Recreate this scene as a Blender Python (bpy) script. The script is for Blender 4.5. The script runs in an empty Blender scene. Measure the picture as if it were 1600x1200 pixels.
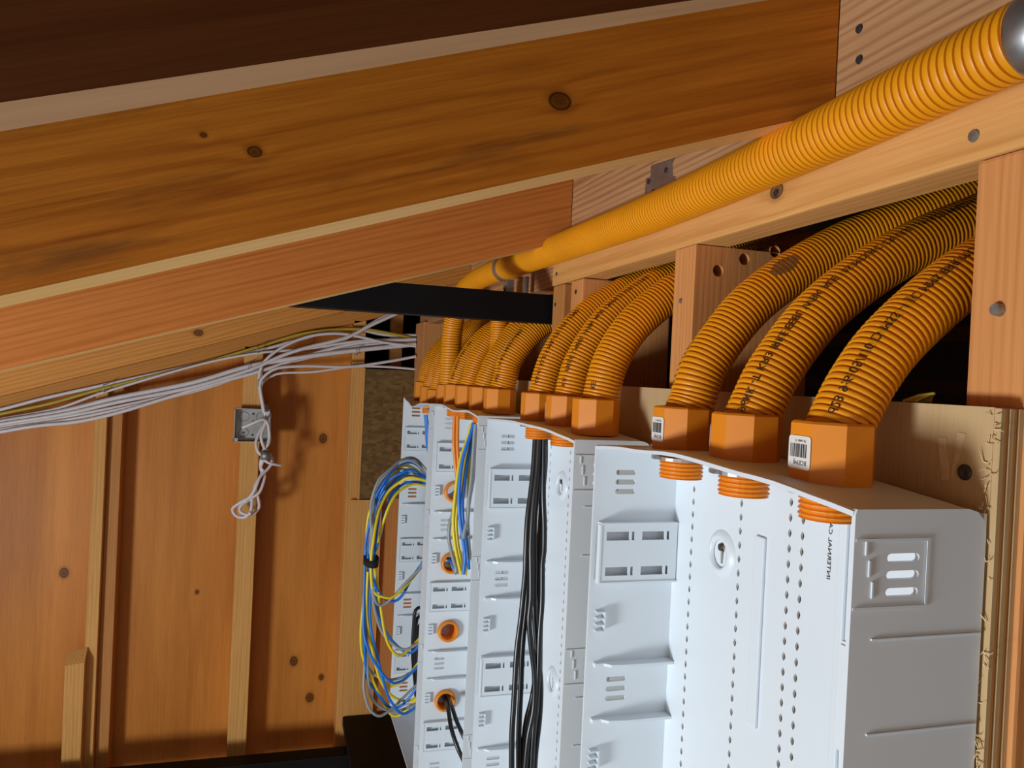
import bpy, bmesh, math, random
from mathutils import Vector, Matrix
from mathutils.geometry import delaunay_2d_cdt

random.seed(7)
SC = bpy.context.scene
COL = SC.collection

# ------------------------------------------------------------------ camera
F_PX = 1202.0
CAM = Vector((0.0, 0.0, 1.75))
RW = Matrix(((0.95682666, 0.04255965, 0.28752638),
             (-0.28684276, -0.02151321, 0.95773609),
             (0.04694653, -0.99886228, -0.00837648)))   # lens axes -> room axes
cd = bpy.data.cameras.new('camera')
cd.sensor_fit = 'HORIZONTAL'
cd.sensor_width = 36.0
cd.lens = F_PX / 1600.0 * 36.0
cd.clip_start = 0.02
cam = bpy.data.objects.new('camera', cd)
COL.objects.link(cam)
rt, up, bk = RW @ Vector((1, 0, 0)), RW @ Vector((0, -1, 0)), RW @ Vector((0, 0, -1))
m = Matrix.Identity(4)
for i in range(3):
    m[i][0], m[i][1], m[i][2], m[i][3] = rt[i], up[i], bk[i], CAM[i]
cam.matrix_world = m
SC.camera = cam

# ------------------------------------------------------------------ light
w = bpy.data.worlds.new('world')
SC.world = w
w.use_nodes = True
bg = w.node_tree.nodes['Background']
bg.inputs[0].default_value = (1.0, 0.885, 0.78, 1)
bg.inputs[1].default_value = 0.80

def area(name, loc, aim, sx, sy, watts, col):
    l = bpy.data.lights.new(name, 'AREA')
    l.shape = 'RECTANGLE'
    l.size, l.size_y = sx, sy
    l.energy = watts
    l.color = col
    o = bpy.data.objects.new(name, l)
    COL.objects.link(o)
    o.location = loc
    o.rotation_euler = (Vector(aim) - Vector(loc)).to_track_quat('-Z', 'Y').to_euler()
    return o
# cool area light added low at left, standing in for daylight off the floor
area('floor_bounce_light', (-1.60, 0.06, 0.84), (0.30, 0.95, 1.60), 0.42, 0.38, 37, (0.85, 0.94, 1.0))

SC.view_settings.view_transform = 'Standard'
SC.view_settings.look = 'None'
SC.view_settings.exposure = 0.16
SC.view_settings.gamma = 1.0
SC.view_settings.use_curve_mapping = False


def at(px, py, Y):
    """room point seen at photo position (px, py) on the vertical plane at depth Y"""
    r = RW @ Vector((px - 800.0, py - 600.0, F_PX))
    return CAM + r * (Y / r.y)

def atX(px, py, X):
    r = RW @ Vector((px - 800.0, py - 600.0, F_PX))
    return CAM + r * (X / r.x)

# ------------------------------------------------------------------ materials
def new_mat(name):
    mt = bpy.data.materials.new(name)
    mt.use_nodes = True
    nt = mt.node_tree
    return mt, nt, nt.nodes['Principled BSDF'], nt.nodes, nt.links

def plain(name, col, rough=0.5, metal=0.0, var=0.06, scale=30, bump=0.0, spec=0.5, coat=0.0, sss=0.0):
    mt, nt, b, N, L = new_mat(name)
    tc = N.new('ShaderNodeTexCoord')
    no = N.new('ShaderNodeTexNoise')
    no.inputs['Scale'].default_value = scale
    no.inputs['Detail'].default_value = 4
    L.new(tc.outputs['Object'], no.inputs['Vector'])
    rp = N.new('ShaderNodeValToRGB')
    rp.color_ramp.elements[0].position = 0.3
    rp.color_ramp.elements[1].position = 0.7
    rp.color_ramp.elements[0].color = (*[c * (1 - var) for c in col], 1)
    rp.color_ramp.elements[1].color = (*[min(1, c * (1 + var)) for c in col], 1)
    L.new(no.outputs['Fac'], rp.inputs['Fac'])
    L.new(rp.outputs['Color'], b.inputs['Base Color'])
    b.inputs['Roughness'].default_value = rough
    b.inputs['Metallic'].default_value = metal
    b.inputs['Specular IOR Level'].default_value = spec
    b.inputs['Coat Weight'].default_value = coat
    if bump:
        bp = N.new('ShaderNodeBump')
        bp.inputs['Strength'].default_value = bump
        bp.inputs['Distance'].default_value = 0.002
        L.new(no.outputs['Fac'], bp.inputs['Height'])
        L.new(bp.outputs['Normal'], b.inputs['Normal'])
    return mt

def wood(name, light, dark, axis='Z', rings=90.0, warp=9.0, slope=0.0, knots=(), stain=None, rough=0.6, contrast=1.0, cathedral=False, drift=0.9, ring=0.16):
    """lumber: grain runs along axis; knots = [(x,y,z,radius)] in room coordinates"""
    mt, nt, b, N, L = new_mat(name)
    tc = N.new('ShaderNodeTexCoord')
    oi = N.new('ShaderNodeObjectInfo')
    mp = N.new('ShaderNodeMapping')
    if axis == 'X':
        mp.inputs['Rotation'].default_value = (0, math.atan(slope), 0)
        st = (1.0, 9.0, 9.0)
    elif axis == 'Y':
        st = (9.0, 1.0, 9.0)
    else:
        st = (9.0, 9.0, 1.0)
    L.new(tc.outputs['Object'], mp.inputs['Vector'])
    off = N.new('ShaderNodeVectorMath'); off.operation = 'MULTIPLY_ADD'
    rv = N.new('ShaderNodeCombineXYZ')
    mul = N.new('ShaderNodeMath'); mul.operation = 'MULTIPLY'; mul.inputs[1].default_value = 3.7
    L.new(oi.outputs['Random'], mul.inputs[0])
    for k in range(3):
        L.new(mul.outputs[0], rv.inputs[k])
    off.inputs[1].default_value = (1, 1, 1)
    L.new(mp.outputs['Vector'], off.inputs[0])
    L.new(rv.outputs[0], off.inputs[2])
    # knot field
    kf = None
    pos = off.outputs[0]
    for (kx, ky, kz, kr) in knots:
        sb = N.new('ShaderNodeVectorMath'); sb.operation = 'SUBTRACT'
        sb.inputs[1].default_value = (kx, ky, kz)
        L.new(tc.outputs['Object'], sb.inputs[0])
        scl = N.new('ShaderNodeVectorMath'); scl.operation = 'MULTIPLY'
        e = {'X': (0.75, 0.25, 1), 'Y': (1, 0.75, 1), 'Z': (1, 0.25, 0.8)}[axis]
        scl.inputs[1].default_value = tuple(v / kr for v in e)
        L.new(sb.outputs[0], scl.inputs[0])
        ln = N.new('ShaderNodeVectorMath'); ln.operation = 'LENGTH'
        L.new(scl.outputs[0], ln.inputs[0])
        if kf is None:
            kf = ln.outputs['Value']
        else:
            mn = N.new('ShaderNodeMath'); mn.operation = 'MINIMUM'
            L.new(kf, mn.inputs[0]); L.new(ln.outputs['Value'], mn.inputs[1])
            kf = mn.outputs[0]
    s1 = N.new('ShaderNodeVectorMath'); s1.operation = 'MULTIPLY'
    s1.inputs[1].default_value = st
    L.new(pos, s1.inputs[0])
    n1 = N.new('ShaderNodeTexNoise')
    n1.inputs['Scale'].default_value = 0.55 if not cathedral else 0.35
    n1.inputs['Detail'].default_value = 2.0
    n1.inputs['Roughness'].default_value = 0.45
    L.new(s1.outputs[0], n1.inputs['Vector'])
    sp = N.new('ShaderNodeSeparateXYZ')
    L.new(pos, sp.inputs[0])
    ax = N.new('ShaderNodeMath'); ax.operation = 'ADD'
    a_, b_ = {'X': (1, 2), 'Y': (0, 2), 'Z': (0, 1)}[axis]
    L.new(sp.outputs[a_], ax.inputs[0]); L.new(sp.outputs[b_], ax.inputs[1])
    ph = N.new('ShaderNodeMath'); ph.operation = 'MULTIPLY'
    ph.inputs[1].default_value = rings * 6.283 if not cathedral else rings * 0.6
    L.new(ax.outputs[0], ph.inputs[0])
    wp = N.new('ShaderNodeMath'); wp.operation = 'MULTIPLY_ADD'
    wp.inputs[1].default_value = warp * 6.283
    L.new(n1.outputs['Fac'], wp.inputs[0])
    L.new(ph.outputs[0], wp.inputs[2])
    s5 = N.new('ShaderNodeVectorMath'); s5.operation = 'MULTIPLY'
    s5.inputs[1].default_value = tuple({1.0: 0.5, 9.0: 38.0}[v] for v in st)
    L.new(pos, s5.inputs[0])
    n5 = N.new('ShaderNodeTexNoise'); n5.inputs['Scale'].default_value = 1.0; n5.inputs['Detail'].default_value = 2.0
    L.new(s5.outputs[0], n5.inputs['Vector'])
    w5 = N.new('ShaderNodeMath'); w5.operation = 'MULTIPLY_ADD'; w5.inputs[1].default_value = 16.0
    L.new(n5.outputs['Fac'], w5.inputs[0]); L.new(wp.outputs[0], w5.inputs[2])
    last = w5.outputs[0]
    if kf is not None:      # rings bend round the knots
        ex = N.new('ShaderNodeMath'); ex.operation = 'DIVIDE'
        ex.inputs[0].default_value = 9.0
        ad = N.new('ShaderNodeMath'); ad.operation = 'ADD'; ad.inputs[1].default_value = 0.6
        L.new(kf, ad.inputs[0]); L.new(ad.outputs[0], ex.inputs[1])
        a2 = N.new('ShaderNodeMath'); a2.operation = 'ADD'
        L.new(last, a2.inputs[0]); L.new(ex.outputs[0], a2.inputs[1])
        last = a2.outputs[0]
    sn = N.new('ShaderNodeMath'); sn.operation = 'SINE'
    L.new(last, sn.inputs[0])
    # fine fibre noise
    s2 = N.new('ShaderNodeVectorMath'); s2.operation = 'MULTIPLY'
    s2.inputs[1].default_value = tuple({1.0: 14.0, 9.0: 420.0}[v] for v in st)
    L.new(pos, s2.inputs[0])
    n2 = N.new('ShaderNodeTexNoise'); n2.inputs['Scale'].default_value = 1.0
    n2.inputs['Detail'].default_value = 3.0
    L.new(s2.outputs[0], n2.inputs['Vector'])
    # large tone drift
    n3 = N.new('ShaderNodeTexNoise'); n3.inputs['Scale'].default_value = 0.9
    n3.inputs['Detail'].default_value = 3.0
    L.new(s1.outputs[0], n3.inputs['Vector'])
    def madd(a, k, c):
        q = N.new('ShaderNodeMath'); q.operation = 'MULTIPLY_ADD'
        L.new(a, q.inputs[0]); q.inputs[1].default_value = k
        if isinstance(c, float):
            q.inputs[2].default_value = c
        else:
            L.new(c, q.inputs[2])
        return q.outputs[0]
    sh = N.new('ShaderNodeMath'); sh.operation = 'MULTIPLY_ADD'; sh.inputs[1].default_value = 0.5; sh.inputs[2].default_value = 0.5
    L.new(sn.outputs[0], sh.inputs[0])
    pw = N.new('ShaderNodeMath'); pw.operation = 'POWER'; pw.inputs[1].default_value = 2.2
    L.new(sh.outputs[0], pw.inputs[0])
    am = N.new('ShaderNodeMapRange')
    am.inputs['From Min'].default_value = 0.3; am.inputs['From Max'].default_value = 0.7
    am.inputs['To Min'].default_value = 0.25; am.inputs['To Max'].default_value = 1.0
    L.new(n5.outputs['Fac'], am.inputs['Value'])
    pm = N.new('ShaderNodeMath'); pm.operation = 'MULTIPLY'
    L.new(pw.outputs[0], pm.inputs[0]); L.new(am.outputs['Result'], pm.inputs[1])
    f = madd(pm.outputs[0], 1.6 * ring * contrast, -0.5 * ring * contrast)
    f = madd(n2.outputs['Fac'], 0.55 * contrast, f)
    f = madd(n3.outputs['Fac'], drift, f)
    f = madd(f, 1.0, 0.23 - 0.5 * drift)
    rp = N.new('ShaderNodeValToRGB')
    rp.color_ramp.elements[0].position = 0.12
    rp.color_ramp.elements[0].color = (*light, 1)
    rp.color_ramp.elements[1].position = 0.95
    rp.color_ramp.elements[1].color = (*dark, 1)
    L.new(f, rp.inputs['Fac'])
    col = rp.outputs['Color']
    if stain:           # grey weather streaks along the board
        s4 = N.new('ShaderNodeVectorMath'); s4.operation = 'MULTIPLY'
        s4.inputs[1].default_value = tuple({1.0: 3.0, 9.0: 22.0}[v] for v in st)
        L.new(pos, s4.inputs[0])
        n4 = N.new('ShaderNodeTexNoise'); n4.inputs['Scale'].default_value = 1.0
        n4.inputs['Detail'].default_value = 5.0; n4.inputs['Roughness'].default_value = 0.7
        L.new(s4.outputs[0], n4.inputs['Vector'])
        mr = N.new('ShaderNodeMapRange')
        mr.inputs['From Min'].default_value = 0.56; mr.inputs['From Max'].default_value = 0.74
        mr.inputs['To Max'].default_value = stain[3]
        L.new(n4.outputs['Fac'], mr.inputs['Value'])
        mx = N.new('ShaderNodeMix'); mx.data_type = 'RGBA'
        L.new(mr.outputs['Result'], mx.inputs['Factor'])
        L.new(col, mx.inputs['A']); mx.inputs['B'].default_value = (*stain[:3], 1)
        col = mx.outputs['Result']
    if kf is not None:
        kr_ = N.new('ShaderNodeValToRGB')
        el = kr_.color_ramp.elements
        el[0].position = 0.0; el[0].color = (0.85, 0.85, 0.85, 1)
        el[1].position = 1.0; el[1].color = (0, 0, 0, 1)
        e = el.new(0.42); e.color = (0.7, 0.7, 0.7, 1)
        e = el.new(0.5); e.color = (1, 1, 1, 1)
        e = el.new(0.62); e.color = (0.25, 0.25, 0.25, 1)
        hv = N.new('ShaderNodeMath'); hv.operation = 'MULTIPLY'; hv.inputs[1].default_value = 0.5
        L.new(kf, hv.inputs[0])
        L.new(hv.outputs[0], kr_.inputs['Fac'])
        mx = N.new('ShaderNodeMix'); mx.data_type = 'RGBA'
        L.new(kr_.outputs['Color'], mx.inputs['Factor'])
        L.new(col, mx.inputs['A']); mx.inputs['B'].default_value = (dark[0] * 0.10, dark[1] * 0.07, dark[2] * 0.07, 1)
        col = mx.outputs['Result']
    L.new(col, b.inputs['Base Color'])
    b.inputs['Roughness'].default_value = rough
    b.inputs['Specular IOR Level'].default_value = 0.15
    bp = N.new('ShaderNodeBump'); bp.inputs['Strength'].default_value = 0.25
    bp.inputs['Distance'].default_value = 0.001
    L.new(n2.outputs['Fac'], bp.inputs['Height'])
    L.new(bp.outputs['Normal'], b.inputs['Normal'])
    return mt

M = {}
M['white'] = plain('white_plastic', (0.73, 0.79, 0.84), 0.38, var=0.015, scale=8)
M['orange'] = plain('orange_conduit', (0.86, 0.33, 0.006), 0.42, var=0.06, scale=14)
M['orange_fit'] = plain('orange_fitting', (0.80, 0.25, 0.012), 0.42, var=0.05, scale=20)
M['ink'] = plain('black_ink', (0.012, 0.008, 0.006), 0.7, var=0.2)
M['steel'] = plain('galvanised_steel', (0.42, 0.44, 0.45), 0.38, metal=0.9, var=0.18, scale=60)
M['dullsteel'] = plain('dull_zinc', (0.36, 0.36, 0.35), 0.5, metal=0.75, var=0.15, scale=40)
M['nail'] = plain('dark_nail', (0.06, 0.055, 0.05), 0.5, metal=0.5, var=0.3, scale=200)
M['nail_grey'] = plain('grey_nail', (0.26, 0.24, 0.22), 0.45, metal=0.6, var=0.3, scale=200)
M['black'] = plain('black_paint', (0.004, 0.0042, 0.005), 0.55, var=0.3, scale=12, bump=0.05, spec=0.15)
M['blackcable'] = plain('black_cable', (0.012, 0.013, 0.015), 0.3, var=0.2, scale=60)
M['blue'] = plain('blue_cable', (0.012, 0.19, 0.74), 0.33, var=0.08)
M['yellow'] = plain('yellow_cable', (0.86, 0.66, 0.012), 0.36, var=0.05)
M['grey'] = plain('grey_cable', (0.30, 0.32, 0.33), 0.36, var=0.06)
M['whitecable'] = plain('white_cable', (0.72, 0.66, 0.66), 0.42, var=0.05)
M['yellowdull'] = plain('dull_yellow_cable', (0.50, 0.36, 0.03), 0.5, var=0.08)
M['orangecable'] = plain('orange_cable', (0.85, 0.24, 0.012), 0.4, var=0.05)
M['paper'] = plain('sticker_paper', (0.78, 0.74, 0.70), 0.5, var=0.03)
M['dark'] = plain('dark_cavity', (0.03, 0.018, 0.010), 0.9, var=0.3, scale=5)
M['floor'] = plain('concrete', (0.30, 0.27, 0.24), 0.85, var=0.2, scale=4, bump=0.3)
M['velcro'] = plain('black_strap', (0.008, 0.008, 0.009), 0.9, var=0.3, scale=300, bump=0.6)
M['dust'] = plain('dusty_black', (0.007, 0.0068, 0.0065), 0.6, var=0.5, scale=8, spec=0.12)
M['fibre'] = plain('wood_fibre', (0.85, 0.62, 0.34), 0.8, var=0.1)
M['veneer'] = plain('pale_veneer', (0.62, 0.42, 0.22), 0.7, var=0.12, scale=120)
M['smear'] = plain('grey_smear', (0.20, 0.13, 0.05), 0.8, var=0.3, scale=200)

# ------------------------------------------------------------------ mesh helpers
class MB:
    def __init__(self):
        self.v, self.f, self.sm = [], [], []
    def add(self, vs, fs, smooth=False):
        o = len(self.v)
        self.v += [Vector(p) for p in vs]
        for q in fs:
            self.f.append([i + o for i in q]); self.sm.append(smooth)
        return self
    def hexa(self, c):
        """8 corners: bottom 4 ccw then top 4"""
        return self.add(c, [(3, 2, 1, 0), (4, 5, 6, 7), (0, 1, 5, 4), (1, 2, 6, 5), (2, 3, 7, 6), (3, 0, 4, 7)])
    def box(self, x0, x1, y0, y1, z0, z1):
        return self.hexa([(x0, y0, z0), (x1, y0, z0), (x1, y1, z0), (x0, y1, z0),
                          (x0, y0, z1), (x1, y0, z1), (x1, y1, z1), (x0, y1, z1)])
    def bbox(self, x0, x1, y0, y1, z0, z1, b):
        """box with its long edges eased"""
        bm = bmesh.new()
        bmesh.ops.create_cube(bm, size=1)
        for v in bm.verts:
            v.co = Vector(((x0 + x1) / 2 + v.co.x * (x1 - x0), (y0 + y1) / 2 + v.co.y * (y1 - y0), (z0 + z1) / 2 + v.co.z * (z1 - z0)))
        bmesh.ops.bevel(bm, geom=bm.edges[:], offset=b, segments=2, affect='EDGES', profile=0.6)
        bm.verts.index_update()
        self.add([v.co.copy() for v in bm.verts], [[v.index for v in f.verts] for f in bm.faces])
        bm.free()
        return self
    def disc(self, c, n, r, h, seg=12, r2=None, smooth=True):
        """cylinder or cone from c along n"""
        c, n = Vector(c), Vector(n).normalized()
        a = n.orthogonal().normalized(); b = n.cross(a)
        r2 = r if r2 is None else r2
        vs, fs = [], []
        for rr, z in ((r, 0), (r2, h)):
            for i in range(seg):
                t = 2 * math.pi * i / seg
                vs.append(c + n * z + (a * math.cos(t) + b * math.sin(t)) * rr)
        self.add(vs, [(i, (i + 1) % seg, seg + (i + 1) % seg, seg + i) for i in range(seg)], smooth)
        self.add(vs[:seg], [tuple(range(seg))[::-1]]); self.add(vs[seg:], [tuple(range(seg))])
        return self
    def lathe(self, c, n, prof, seg=24, smooth=True, closed=False, a0=None):
        """prof = [(radius, height)] turned about axis n through c"""
        c, n = Vector(c), Vector(n).normalized()
        a = (Vector(a0) if a0 else n.orthogonal()).normalized(); b = n.cross(a)
        vs = []
        for r, z in prof:
            for i in range(seg):
                t = 2 * math.pi * (i + (0.5 if a0 else 0)) / seg
                vs.append(c + n * z + (a * math.cos(t) + b * math.sin(t)) * r)
        fs = []
        k = len(prof)
        for j in range(k if closed else k - 1):
            j2 = (j + 1) % k
            for i in range(seg):
                fs.append((j * seg + i, j * seg + (i + 1) % seg, j2 * seg + (i + 1) % seg, j2 * seg + i))
        return self.add(vs, fs, smooth)
    def tube(self, pts, r, seg=8, cap=True, radii=None):
        P, T, NN, BB = frames(pts)
        vs, fs = [], []
        for k, p in enumerate(P):
            rr = radii[k] if radii else r
            for i in range(seg):
                t = 2 * math.pi * i / seg
                vs.append(p + (NN[k] * math.cos(t) + BB[k] * math.sin(t)) * rr)
        for k in range(len(P) - 1):
            for i in range(seg):
                fs.append((k * seg + i, k * seg + (i + 1) % seg, (k + 1) * seg + (i + 1) % seg, (k + 1) * seg + i))
        self.add(vs, fs, True)
        if cap:
            self.add(vs[:seg], [tuple(range(seg))[::-1]]); self.add(vs[-seg:], [tuple(range(seg))])
        return self
    def build(self, name, mat, parent=None, base=None, origin=False):
        """link as one mesh object; base = where its origin goes (room coordinates)"""
        vs = self.v
        o_ = Vector((0, 0, 0))
        if base is not None:
            o_ = Vector(base)
        elif origin:
            mn = Vector([min(p[i] for p in vs) for i in range(3)]); mx = Vector([max(p[i] for p in vs) for i in range(3)])
            o_ = Vector(((mn.x + mx.x) / 2, (mn.y + mx.y) / 2, mn.z))
        me = bpy.data.meshes.new(name)
        me.from_pydata([tuple(p - o_) for p in vs], [], self.f)
        me.polygons.foreach_set('use_smooth', self.sm)
        me.validate()
        me.update()
        mats = mat if isinstance(mat, (list, tuple)) else [mat]
        for q in mats:
            me.materials.append(q)
        return link(name, me, parent, o_)

def link(name, me, parent=None, loc=(0, 0, 0)):
    o = bpy.data.objects.new(name, me)
    COL.objects.link(o)
    if parent is not None:
        o.parent = parent
        pl = WORLD.get(parent.name, Vector((0, 0, 0)))
        o.location = Vector(loc) - pl
    else:
        o.location = loc
    WORLD[o.name] = Vector(loc)
    return o
WORLD = {}

def tag(o, label=None, cat=None, group=None, kind=None):
    if label: o['label'] = label
    if cat: o['category'] = cat
    if group: o['group'] = group
    if kind: o['kind'] = kind
    return o

def empty(name, loc, label=None, cat=None, group=None, kind=None):
    o = bpy.data.objects.new(name, None)
    COL.objects.link(o)
    o.location = loc
    o.empty_display_size = 0.05
    WORLD[o.name] = Vector(loc)
    return tag(o, label, cat, group, kind)

def spline(pts, step=0.01):
    """Catmull-Rom through the points, resampled at an even step"""
    P = [Vector(p) for p in pts]
    if len(P) == 2:
        dense = [P[0].lerp(P[1], i / 20) for i in range(21)]
    else:
        E = [P[0] * 2 - P[1]] + P + [P[-1] * 2 - P[-2]]
        dense = []
        for i in range(1, len(E) - 2):
            p0, p1, p2, p3 = E[i - 1:i + 3]
            for k in range(24):
                t = k / 24
                dense.append(0.5 * ((2 * p1) + (p2 - p0) * t + (2 * p0 - 5 * p1 + 4 * p2 - p3) * t * t + (3 * p1 - p0 - 3 * p2 + p3) * t ** 3))
        dense.append(P[-1])
    out, acc = [dense[0]], 0.0
    total = sum((dense[i + 1] - dense[i]).length for i in range(len(dense) - 1))
    n = max(2, round(total / step)); st = total / n
    nxt = st
    for i in range(len(dense) - 1):
        d = (dense[i + 1] - dense[i]).length
        while acc + d >= nxt - 1e-9 and len(out) < n:
            out.append(dense[i].lerp(dense[i + 1], (nxt - acc) / d if d else 0)); nxt += st
        acc += d
    out.append(dense[-1])
    return out

def frames(P):
    P = [Vector(p) for p in P]
    n = len(P)
    T = [((P[min(i + 1, n - 1)] - P[max(i - 1, 0)])).normalized() for i in range(n)]
    a = T[0].orthogonal().normalized()
    NN, BB = [], []
    for i in range(n):
        a = (a - T[i] * a.dot(T[i])).normalized()
        NN.append(a.copy()); BB.append(T[i].cross(a))
    return P, T, NN, BB

def cdt_panel(mb, outline, holes, thick, fn):
    """plate with real openings: outline and holes in (u, v), fn(u, v, w) -> point, w across the thickness"""
    pts, edges = [], []
    for lp in [outline] + holes:
        o = len(pts)
        pts += [Vector(p) for p in lp]
        edges += [(o + i, o + (i + 1) % len(lp)) for i in range(len(lp))]
    vs, es, fs, *_ = delaunay_2d_cdt(pts, edges, [], 1, 1e-7)
    hb = [(min(p[0] for p in h), max(p[0] for p in h), min(p[1] for p in h), max(p[1] for p in h), h) for h in holes]
    def inside(x, y, lp):
        c = False
        for i in range(len(lp)):
            (x1, y1), (x2, y2) = lp[i][:2], lp[i - 1][:2]
            if (y1 > y) != (y2 > y) and x < (x2 - x1) * (y - y1) / (y2 - y1) + x1:
                c = not c
        return c
    keep = []
    for f in fs:
        cx = sum(vs[i].x for i in f) / len(f); cy = sum(vs[i].y for i in f) / len(f)
        if any(a < cx < b and c < cy < d and inside(cx, cy, h) for a, b, c, d, h in hb):
            continue
        if not inside(cx, cy, outline):
            continue
        keep.append(f)
    fs = keep
    fa = [fn(p.x, p.y, 0) for p in vs]; fb = [fn(p.x, p.y, thick) for p in vs]
    mb.add(fa, [tuple(f)[::-1] for f in fs]); mb.add(fb, [tuple(f) for f in fs])
    for lp in [outline] + holes:
        n = len(lp)
        mb.add([fn(*p, 0) for p in lp] + [fn(*p, thick) for p in lp], [(i, (i + 1) % n, n + (i + 1) % n, n + i) for i in range(n)])
    return mb

def slot(u, v, hw, hh, n=4):
    """stadium outline"""
    r = min(hw, hh); out = []
    for cx, a0 in ((hw - r, -90), (-(hw - r), 90)):
        for k in range(n + 1):
            a = math.radians(a0 + 180 * k / n)
            out.append((u + cx + r * math.cos(a), v + r * math.sin(a)))
    return out

def rect(u0, u1, v0, v1):
    return [(u0, v0), (u1, v0), (u1, v1), (u0, v1)]

def text_mesh(s, size):
    cu = bpy.data.curves.new('t', 'FONT'); cu.body = s; cu.size = size; cu.resolution_u = 2
    ob = bpy.data.objects.new('t', cu); COL.objects.link(ob)
    dg = bpy.context.evaluated_depsgraph_get()
    me = ob.evaluated_get(dg).to_mesh()
    vs = [v.co.copy() for v in me.vertices]; fs = [tuple(p.vertices) for p in me.polygons]
    ob.evaluated_get(dg).to_mesh_clear()
    bpy.data.objects.remove(ob); bpy.data.curves.remove(cu)
    return vs, fs

# ================================================================== THE SETTING
XS = 0.401                         # room side face of the studs in the service wall
W_STUD = wood('wood_stud', (0.76, 0.345, 0.12), (0.46, 0.155, 0.04), 'Z', rings=150, warp=3, contrast=0.9, drift=0.6, ring=0.2)
W_STUD2 = wood('wood_stud_warm', (0.62, 0.28, 0.085), (0.36, 0.13, 0.03), 'Z', rings=150, warp=4, drift=0.6, ring=0.2)
W_PALE = wood('wood_pale', (0.80, 0.43, 0.145), (0.50, 0.20, 0.042), 'Y', rings=70, warp=10, contrast=0.9, ring=0.22, drift=0.6,
              knots=[(0.401, 0.572, 1.921, 0.006)])
W_HEAD = wood('wood_header', (0.60, 0.32, 0.15), (0.28, 0.11, 0.04), 'Y', rings=120, warp=9, contrast=1.0, drift=0.5, ring=0.34)
k1, k2 = at(398, 237, 0.503), at(875, 158, 0.503)
W_RAF2 = wood('wood_rafter_knotty', (0.72, 0.245, 0.022), (0.35, 0.085, 0.005), 'X', rings=60, warp=9, slope=0.33, contrast=1.3, drift=1.1,
              knots=[(*k1, 0.0030), (*k2, 0.0056), (*at(318, 211, .503), .0014)], stain=(0.10, 0.045, 0.015, 0.75))
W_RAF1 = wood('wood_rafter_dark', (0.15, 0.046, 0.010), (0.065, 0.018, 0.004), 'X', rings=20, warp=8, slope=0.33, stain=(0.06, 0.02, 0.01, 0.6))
W_RAF3 = wood('wood_rafter_red', (0.64, 0.225, 0.050), (0.38, 0.10, 0.014), 'X', rings=110, warp=4, slope=0.33, contrast=1.0, ring=0.24, drift=0.6)
W_RAF4 = wood('wood_rafter_tan', (0.64, 0.28, 0.065), (0.40, 0.13, 0.020), 'X', rings=130, warp=5, slope=0.33, ring=0.22, drift=0.6,
              knots=[(*at(310, 520, 1.70), .006)])
kn = [(*at(100, 895, 2.51), .0105), (*at(505, 685, 2.51), .0105), (*at(459, 1033, 2.51), .0105), (*at(484, 1090, 2.51), .0105), (*at(308, 925, 2.51), .005), (*at(502, 1058, 2.51), .007)]
W_SHEATH = wood('plywood_sheathing', (0.72, 0.275, 0.050), (0.32, 0.088, 0.010), 'Z', rings=5, warp=9, contrast=0.7, cathedral=True, knots=kn, rough=0.42, ring=0.09, drift=1.25)
W_BACKST = wood('wood_back_stud', (0.80, 0.43, 0.135), (0.48, 0.20, 0.045), 'Z', rings=110, warp=4, ring=0.2, drift=0.6)
W_PLYPALE = wood('plywood_pale', (0.60, 0.42, 0.22), (0.42, 0.25, 0.11), 'Z', rings=8, warp=5, contrast=0.5, cathedral=True)
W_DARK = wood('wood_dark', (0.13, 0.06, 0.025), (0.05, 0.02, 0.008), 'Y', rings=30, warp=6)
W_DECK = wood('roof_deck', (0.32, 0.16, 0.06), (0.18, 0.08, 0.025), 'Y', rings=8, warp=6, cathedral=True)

def osb_mat():
    mt, nt, b, N, L = new_mat('oriented_strand_board')
    tc = N.new('ShaderNodeTexCoord'); mp = N.new('ShaderNodeMapping')
    mp.inputs['Scale'].default_value = (60, 60, 110)
    L.new(tc.outputs['Object'], mp.inputs['Vector'])
    vo = N.new('ShaderNodeTexVoronoi'); vo.inputs['Scale'].default_value = 1.0
    L.new(mp.outputs['Vector'], vo.inputs['Vector'])
    rp = N.new('ShaderNodeValToRGB'); el = rp.color_ramp.elements
    el[0].color = (0.11, 0.055, 0.012, 1); el[1].color = (0.21, 0.115, 0.03, 1)
    sp = N.new('ShaderNodeSeparateColor'); L.new(vo.outputs['Color'], sp.inputs[0])
    L.new(sp.outputs[0], rp.inputs['Fac']); L.new(rp.outputs['Color'], b.inputs['Base Color'])
    b.inputs['Roughness'].default_value = 0.8
    return mt
M['osb'] = osb_mat()

floor = MB().box(-4, 2.0, -3.5, 4.0, -0.1, 0.0).build('floor', M['floor'])
tag(floor, 'bare grey concrete floor slab', 'floor', kind='structure')

# ---- service wall
wall_r = empty('wall_right', (0, 0, 0), 'open stud wall carrying the white enclosures', 'wall', kind='structure')
def stud(y0, y1, z0=0.0, z1=1.895, x0=XS, x1=0.54, mat=None):
    return MB().bbox(x0, x1, y0, y1, z0, z1, 0.0025).build('stud', mat or W_STUD, wall_r)
def nail(p, n, r, mat, parent, h=0.0012):
    return MB().disc(Vector(p), n, r, h, 10, r * 0.85).build('nail_head', mat, parent)
s0 = stud(0.328, 0.371)
HOLES = [at(*p, 0.703) for p in ((1163, 405), (1122, 423), (1211, 393))]     # bored through the near side
s1b = MB()
cdt_panel(s1b, rect(XS, 0.54, 0.0, 1.895), [[(h.x + 0.0062 * math.cos(a * math.pi / 8), h.z + 0.0062 * math.sin(a * math.pi / 8)) for a in range(16)] for h in HOLES], 0.034, lambda u, v, w_: (u, 0.703 + w_, v))
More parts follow.
